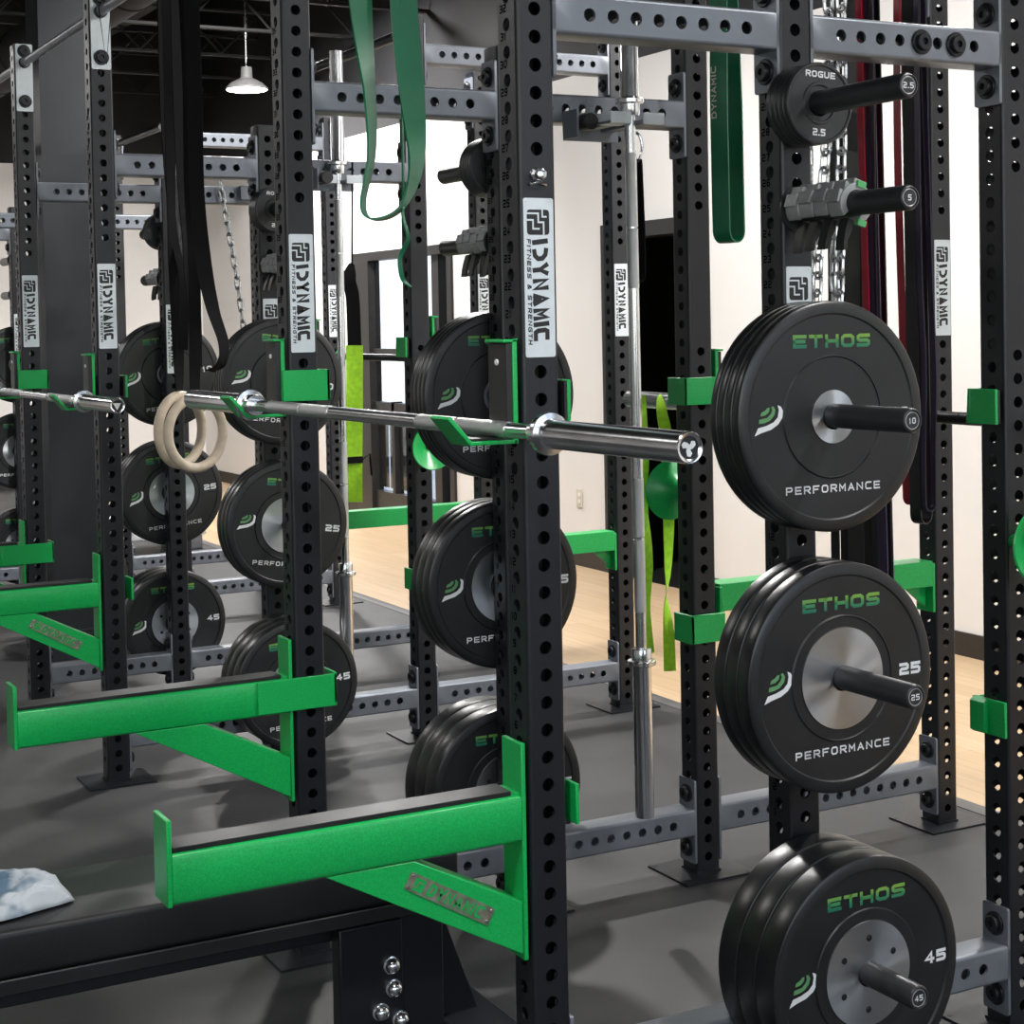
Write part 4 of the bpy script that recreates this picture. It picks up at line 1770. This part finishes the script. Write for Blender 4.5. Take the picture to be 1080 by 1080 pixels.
# dark room behind the open doorway
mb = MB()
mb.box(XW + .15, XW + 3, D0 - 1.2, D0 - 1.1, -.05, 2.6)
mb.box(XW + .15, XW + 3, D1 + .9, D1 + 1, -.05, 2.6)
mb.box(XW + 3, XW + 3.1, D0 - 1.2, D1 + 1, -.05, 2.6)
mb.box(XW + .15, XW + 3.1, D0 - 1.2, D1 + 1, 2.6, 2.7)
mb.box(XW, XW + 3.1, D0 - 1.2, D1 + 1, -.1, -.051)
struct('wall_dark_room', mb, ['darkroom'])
mb = MB()
mb.box(XW - .02, XW + .16, D0, D0 + .06, 0, ZD)
mb.box(XW - .02, XW + .16, D1 - .06, D1, 0, ZD)
mb.box(XW - .02, XW + .16, D0 + .06, D1 - .06, ZD - .09, ZD)
struct('trim_2', mb, ['frame'])

# glazed storefront door
def door_frame():
    mb = MB()
    x0, x1 = XW + .01, XW + .09
    mb.box(x0 - .03, x1, G0, G0 + .07, 0, ZD)
    mb.box(x0 - .03, x1, G1 - .30, G1, 0, ZD)
    mb.box(x0 - .03, x1, G0 + .07, G1 - .30, ZD - .07, ZD)
    mb.box(x0, x1, G0 + .07, G1 - .30, 1.30, 1.37)
    mb.box(x0, x1, G0 + .07, G1 - .30, 0, .22)
    mb.box(x0, x1, 9.02, 9.17, 0, ZD)
    mb.box(x0, x1, 8.62, 8.74, 0, ZD)
    mb.box(x0, x1, 9.48, 9.53, .22, .95)
    mb.box(x0, x1, 9.17, 9.88, .86, .94)
    return mb


mb = door_frame()
dr = struct('door_1', mb, ['frame'], bevel=0)
mb = MB()
mb.box(XW + .045, XW + .053, G0 + .07, G1 - .30, .22, ZD - .07)
g = put('glass_pane', mb.mesh('glass_pane', ['glass']), dr)
mb = MB()
mb.box(XW + .055, XW + .062, 9.19, 9.46, .25, .85)
mb.box(XW + .055, XW + .062, 9.56, 9.66, .25, .85)
mb.box(XW + .055, XW + .062, 9.70, 9.86, .25, .85)
put('lower_panel', mb.mesh('lower_panel', ['frame']), dr, label='dark lower door panel')
mb = MB()
mb.tube([(XW - .01, 8.78, .95), (XW - .04, 8.78, .95), (XW - .04, 8.78, 1.25), (XW - .01, 8.78, 1.25)], .012, 10)
put('handle', mb.mesh('door_handle', ['chrome']), dr, label='steel pull handle')

# light switch
sw = thing('outlet_plate', 'ivory outlet plate on the white wall left of the dark doorway', 'outlet plate', (XW - .006, 6.56, .43))
mb = MB()
mb.box(0, .006, -.036, .036, -.058, .058)
put('cover', mb.mesh('outlet_cover', ['ivory']), sw, bevel=.002)
mb = MB()
for z in (-.022, .022):
    mb.lathe([(.015, 0), (.015, -.002), (0, -.002)], (0, 0, z), (1, 0, 0), 16, 0)
put('socket', mb.mesh('outlet_socket', ['white']), sw)

# column
mb = MB()
mb.box(.30, .545, 5.30, 5.56, 0, 4.9)
mb.box(.285, .56, 5.285, 5.575, 0, .12)
mb.prism([(.285, .1201), (.56, .1201), (.545, .14), (.30, .14)], 5.29, 5.57, 'y')
o = struct('column', mb, ['column'])
o['label'] = 'tall dark square building column behind the middle rack'

# ceiling and joists
mb = MB()
mb.box(-7, XW + .15, -5, 14.5, 4.9, 5.0)
struct('ceiling', mb, ['ceil'])


def ibeam_y(mb, x, z, w=.16, h=.32, y0=-5, y1=14.3):
    mb.box(x - w / 2, x + w / 2, y0, y1, z, z + .02)
    mb.box(x - .01, x + .01, y0, y1, z + .02, z + h - .02)
    mb.box(x - w / 2, x + w / 2, y0, y1, z + h - .02, z + h)


def joist_x(mb, y, z, x0=-7, x1=XW):
    mb.box(x0, x1, y - .03, y + .03, z, z + .02)
    mb.box(x0, x1, y - .03, y + .03, z + .38, z + .40)
    n = int((x1 - x0) / .35)
    for i in range(n):
        a = x0 + i * .35
        za, zb = (z + .02, z + .38) if i % 2 else (z + .38, z + .02)
        mb.tube([(a, y, za), (a + .35, y, zb)], .010, 5, 0)


for x, z in ((-4.2, 4.3), (-1.9, 4.3), (.35, 4.3), (2.6, 4.3)):
    mb = MB(); ibeam_y(mb, x, z)
    tag(struct('ceiling_beam', mb, ['joist']), 'black steel ceiling beam running away to the left', None)
for i in range(11):
    mb = MB(); joist_x(mb, 1.2 + i * 1.25, 3.88)
    tag(struct('ceiling_joist', mb, ['joist']), 'black open-web ceiling joist', None)
# ducts
for x, z, r in ((1.35, 3.70, .19), (-.85, 3.72, .24)):
    mb = MB()
    mb.tube([(x, y, z) for y in (-4.5, 2, 8, 14.2)], r, 28)
    for y in range(-4, 14, 1):
        mb.lathe([(r, -.015), (r + .008, -.01), (r + .008, .01), (r, .015)], (x, y + .5, z), (0, 1, 0), 28)
    tag(struct('ceiling_duct', mb, ['joist']), 'black round air duct under the ceiling', None)

# ------------------------------------------------------------------ high-bay lamps and added fill lamps
def lamp_meshes():
    mb = MB()
    mb.lathe([(0, .0), (.10, 0), (.155, .006), (.16, .02)], (0, 0, 0), (0, 0, 1), 32, 0)
    g = mb.mesh('lamp_diffuser', ['lamp'])
    mb = MB()
    mb.lathe([(.16, .019), (.175, .012), (.175, .03), (.13, .07), (.05, .11), (.045, .2), (0, .2)], (0, 0, 0), (0, 0, 1), 32, 0)
    h = mb.mesh('lamp_housing', ['lampbody'])
    mb = MB()
    mb.tube([(0, 0, .2), (0, 0, 1.3)], .006, 8)
    mb.tube([(0, 0, .45), (0, 0, .62)], .014, 8)
    c = mb.mesh('lamp_rod', ['chain'])
    return g, h, c


LG, LH, LR = lamp_meshes()
LAMPS = [(3.20, 10.7, 3.52, 'round high-bay lamp glowing under the black ceiling at upper left', 90, 0),
         (1.75, 4.35, 3.62, 'round high-bay lamp over the middle rack, out of the frame', 120, 1),
         (-2.6, 4.6, 3.62, 'round high-bay lamp above the left side, out of the frame', 30, 1),
         (2.7, 9.0, 4.08, 'added lamp near the glazed door, brightening the white wall', 170, 1),  # added to brighten the wall around the glass door
         (3.05, 1.4, 3.62, 'added lamp above the wood floor, brightening the right wall', 105, 1),  # added to whiten the right-hand stretch of wall
         (-1.3, -1.2, 4.0, 'added fill lamp above the camera, left, out of the frame', 70, 1),  # added front fill, gives the chrome and steel highlights
         (2.3, -2.0, 4.0, 'added fill lamp above the camera, right, out of the frame', 70, 1),  # second added front fill, for highlights on the right side
         (-1.6, 11.8, 3.9, 'round high-bay lamp near the back wall', 80, 1)]
for x, y, z, lab, pw, hid in LAMPS:
    t = thing('pendant_lamp', lab, 'lamp', (x, y, z), 0, 'high-bay lamps')
    put('diffuser', LG, t)
    put('housing', LH, t)
    put('rod', LR, t)
    ld = bpy.data.lights.new('lamp_light', 'AREA')
    ld.shape = 'DISK'
    ld.size = .24
    ld.energy = pw
    ld.color = (1., .975, .95)
    lo = bpy.data.objects.new('lamp_light', ld)
    COL.objects.link(lo)
    lo.parent = t
    lo.location = (0, 0, -.012)

# low white step platforms on the floor beyond the farthest rack
def step(mb):
    mb.prism(rr_poly(.20, .10, .145, .012), -.42, .42, 'x', 0)
    mb.box(-.40, -.26, -.18, .18, 0, .10, 1)
    mb.box(.26, .40, -.18, .18, 0, .10, 1)


for k, (x, y, z, a, lab) in enumerate(((1.72, 8.95, 0, .2, 'low white step platform on the floor beyond the racks, lower one'),
                                       (1.74, 8.97, .146, .32, 'low white step platform stacked on top of the other'))):
    t = thing('step_platform', lab, 'step platform', (x, y, z), a, 'white step platforms')
    mb = MB(); step(mb)
    put('platform', mb.mesh('step_body', ['white', 'beam']), t, bevel=.004)

# ------------------------------------------------------------------ daylight
world = bpy.data.worlds.new('daylight')
scene.world = world
world.use_nodes = True
nt = world.node_tree
bg = nt.nodes['Background']
sky = nt.nodes.new('ShaderNodeTexSky')
sky.sky_type = 'HOSEK_WILKIE'
sky.turbidity = 6
sky.ground_albedo = .5
sky.sun_direction = Vector((-.4, -.6, .7)).normalized()
hs = nt.nodes.new('ShaderNodeHueSaturation')
hs.inputs['Saturation'].default_value = .7
nt.links.new(sky.outputs[0], hs.inputs['Color'])
nt.links.new(hs.outputs[0], bg.inputs['Color'])
bg.inputs['Strength'].default_value = 7.5

# ------------------------------------------------------------------ camera
cam = bpy.data.cameras.new('camera')
co = bpy.data.objects.new('camera', cam)
COL.objects.link(co)
Rv = Vector((0.87958879, -0.4753722, -0.01856965))
Uv = Vector((0.03102807, 0.01837375, 0.99934962))
Fv = Vector((0.47472183, 0.87959291, -0.03091122))
mw = Matrix((Rv, Uv, -Fv)).transposed().to_4x4()
mw.translation = (-1.489762, -2.730876, 1.565149)
co.matrix_world = mw
cam.sensor_width = 36
cam.sensor_fit = 'HORIZONTAL'
cam.lens = 36 * 1775.288 / 1080
cam.shift_x = -(551.9256 - 540) / 1080
cam.shift_y = (394.2871 - 540) / 1080
cam.clip_start = .02
cam.clip_end = 200
scene.camera = co

scene.view_settings.view_transform = 'Standard'
scene.view_settings.look = 'None'
scene.view_settings.gamma = 1
scene.view_settings.use_curve_mapping = False
scene.view_settings.exposure = .35
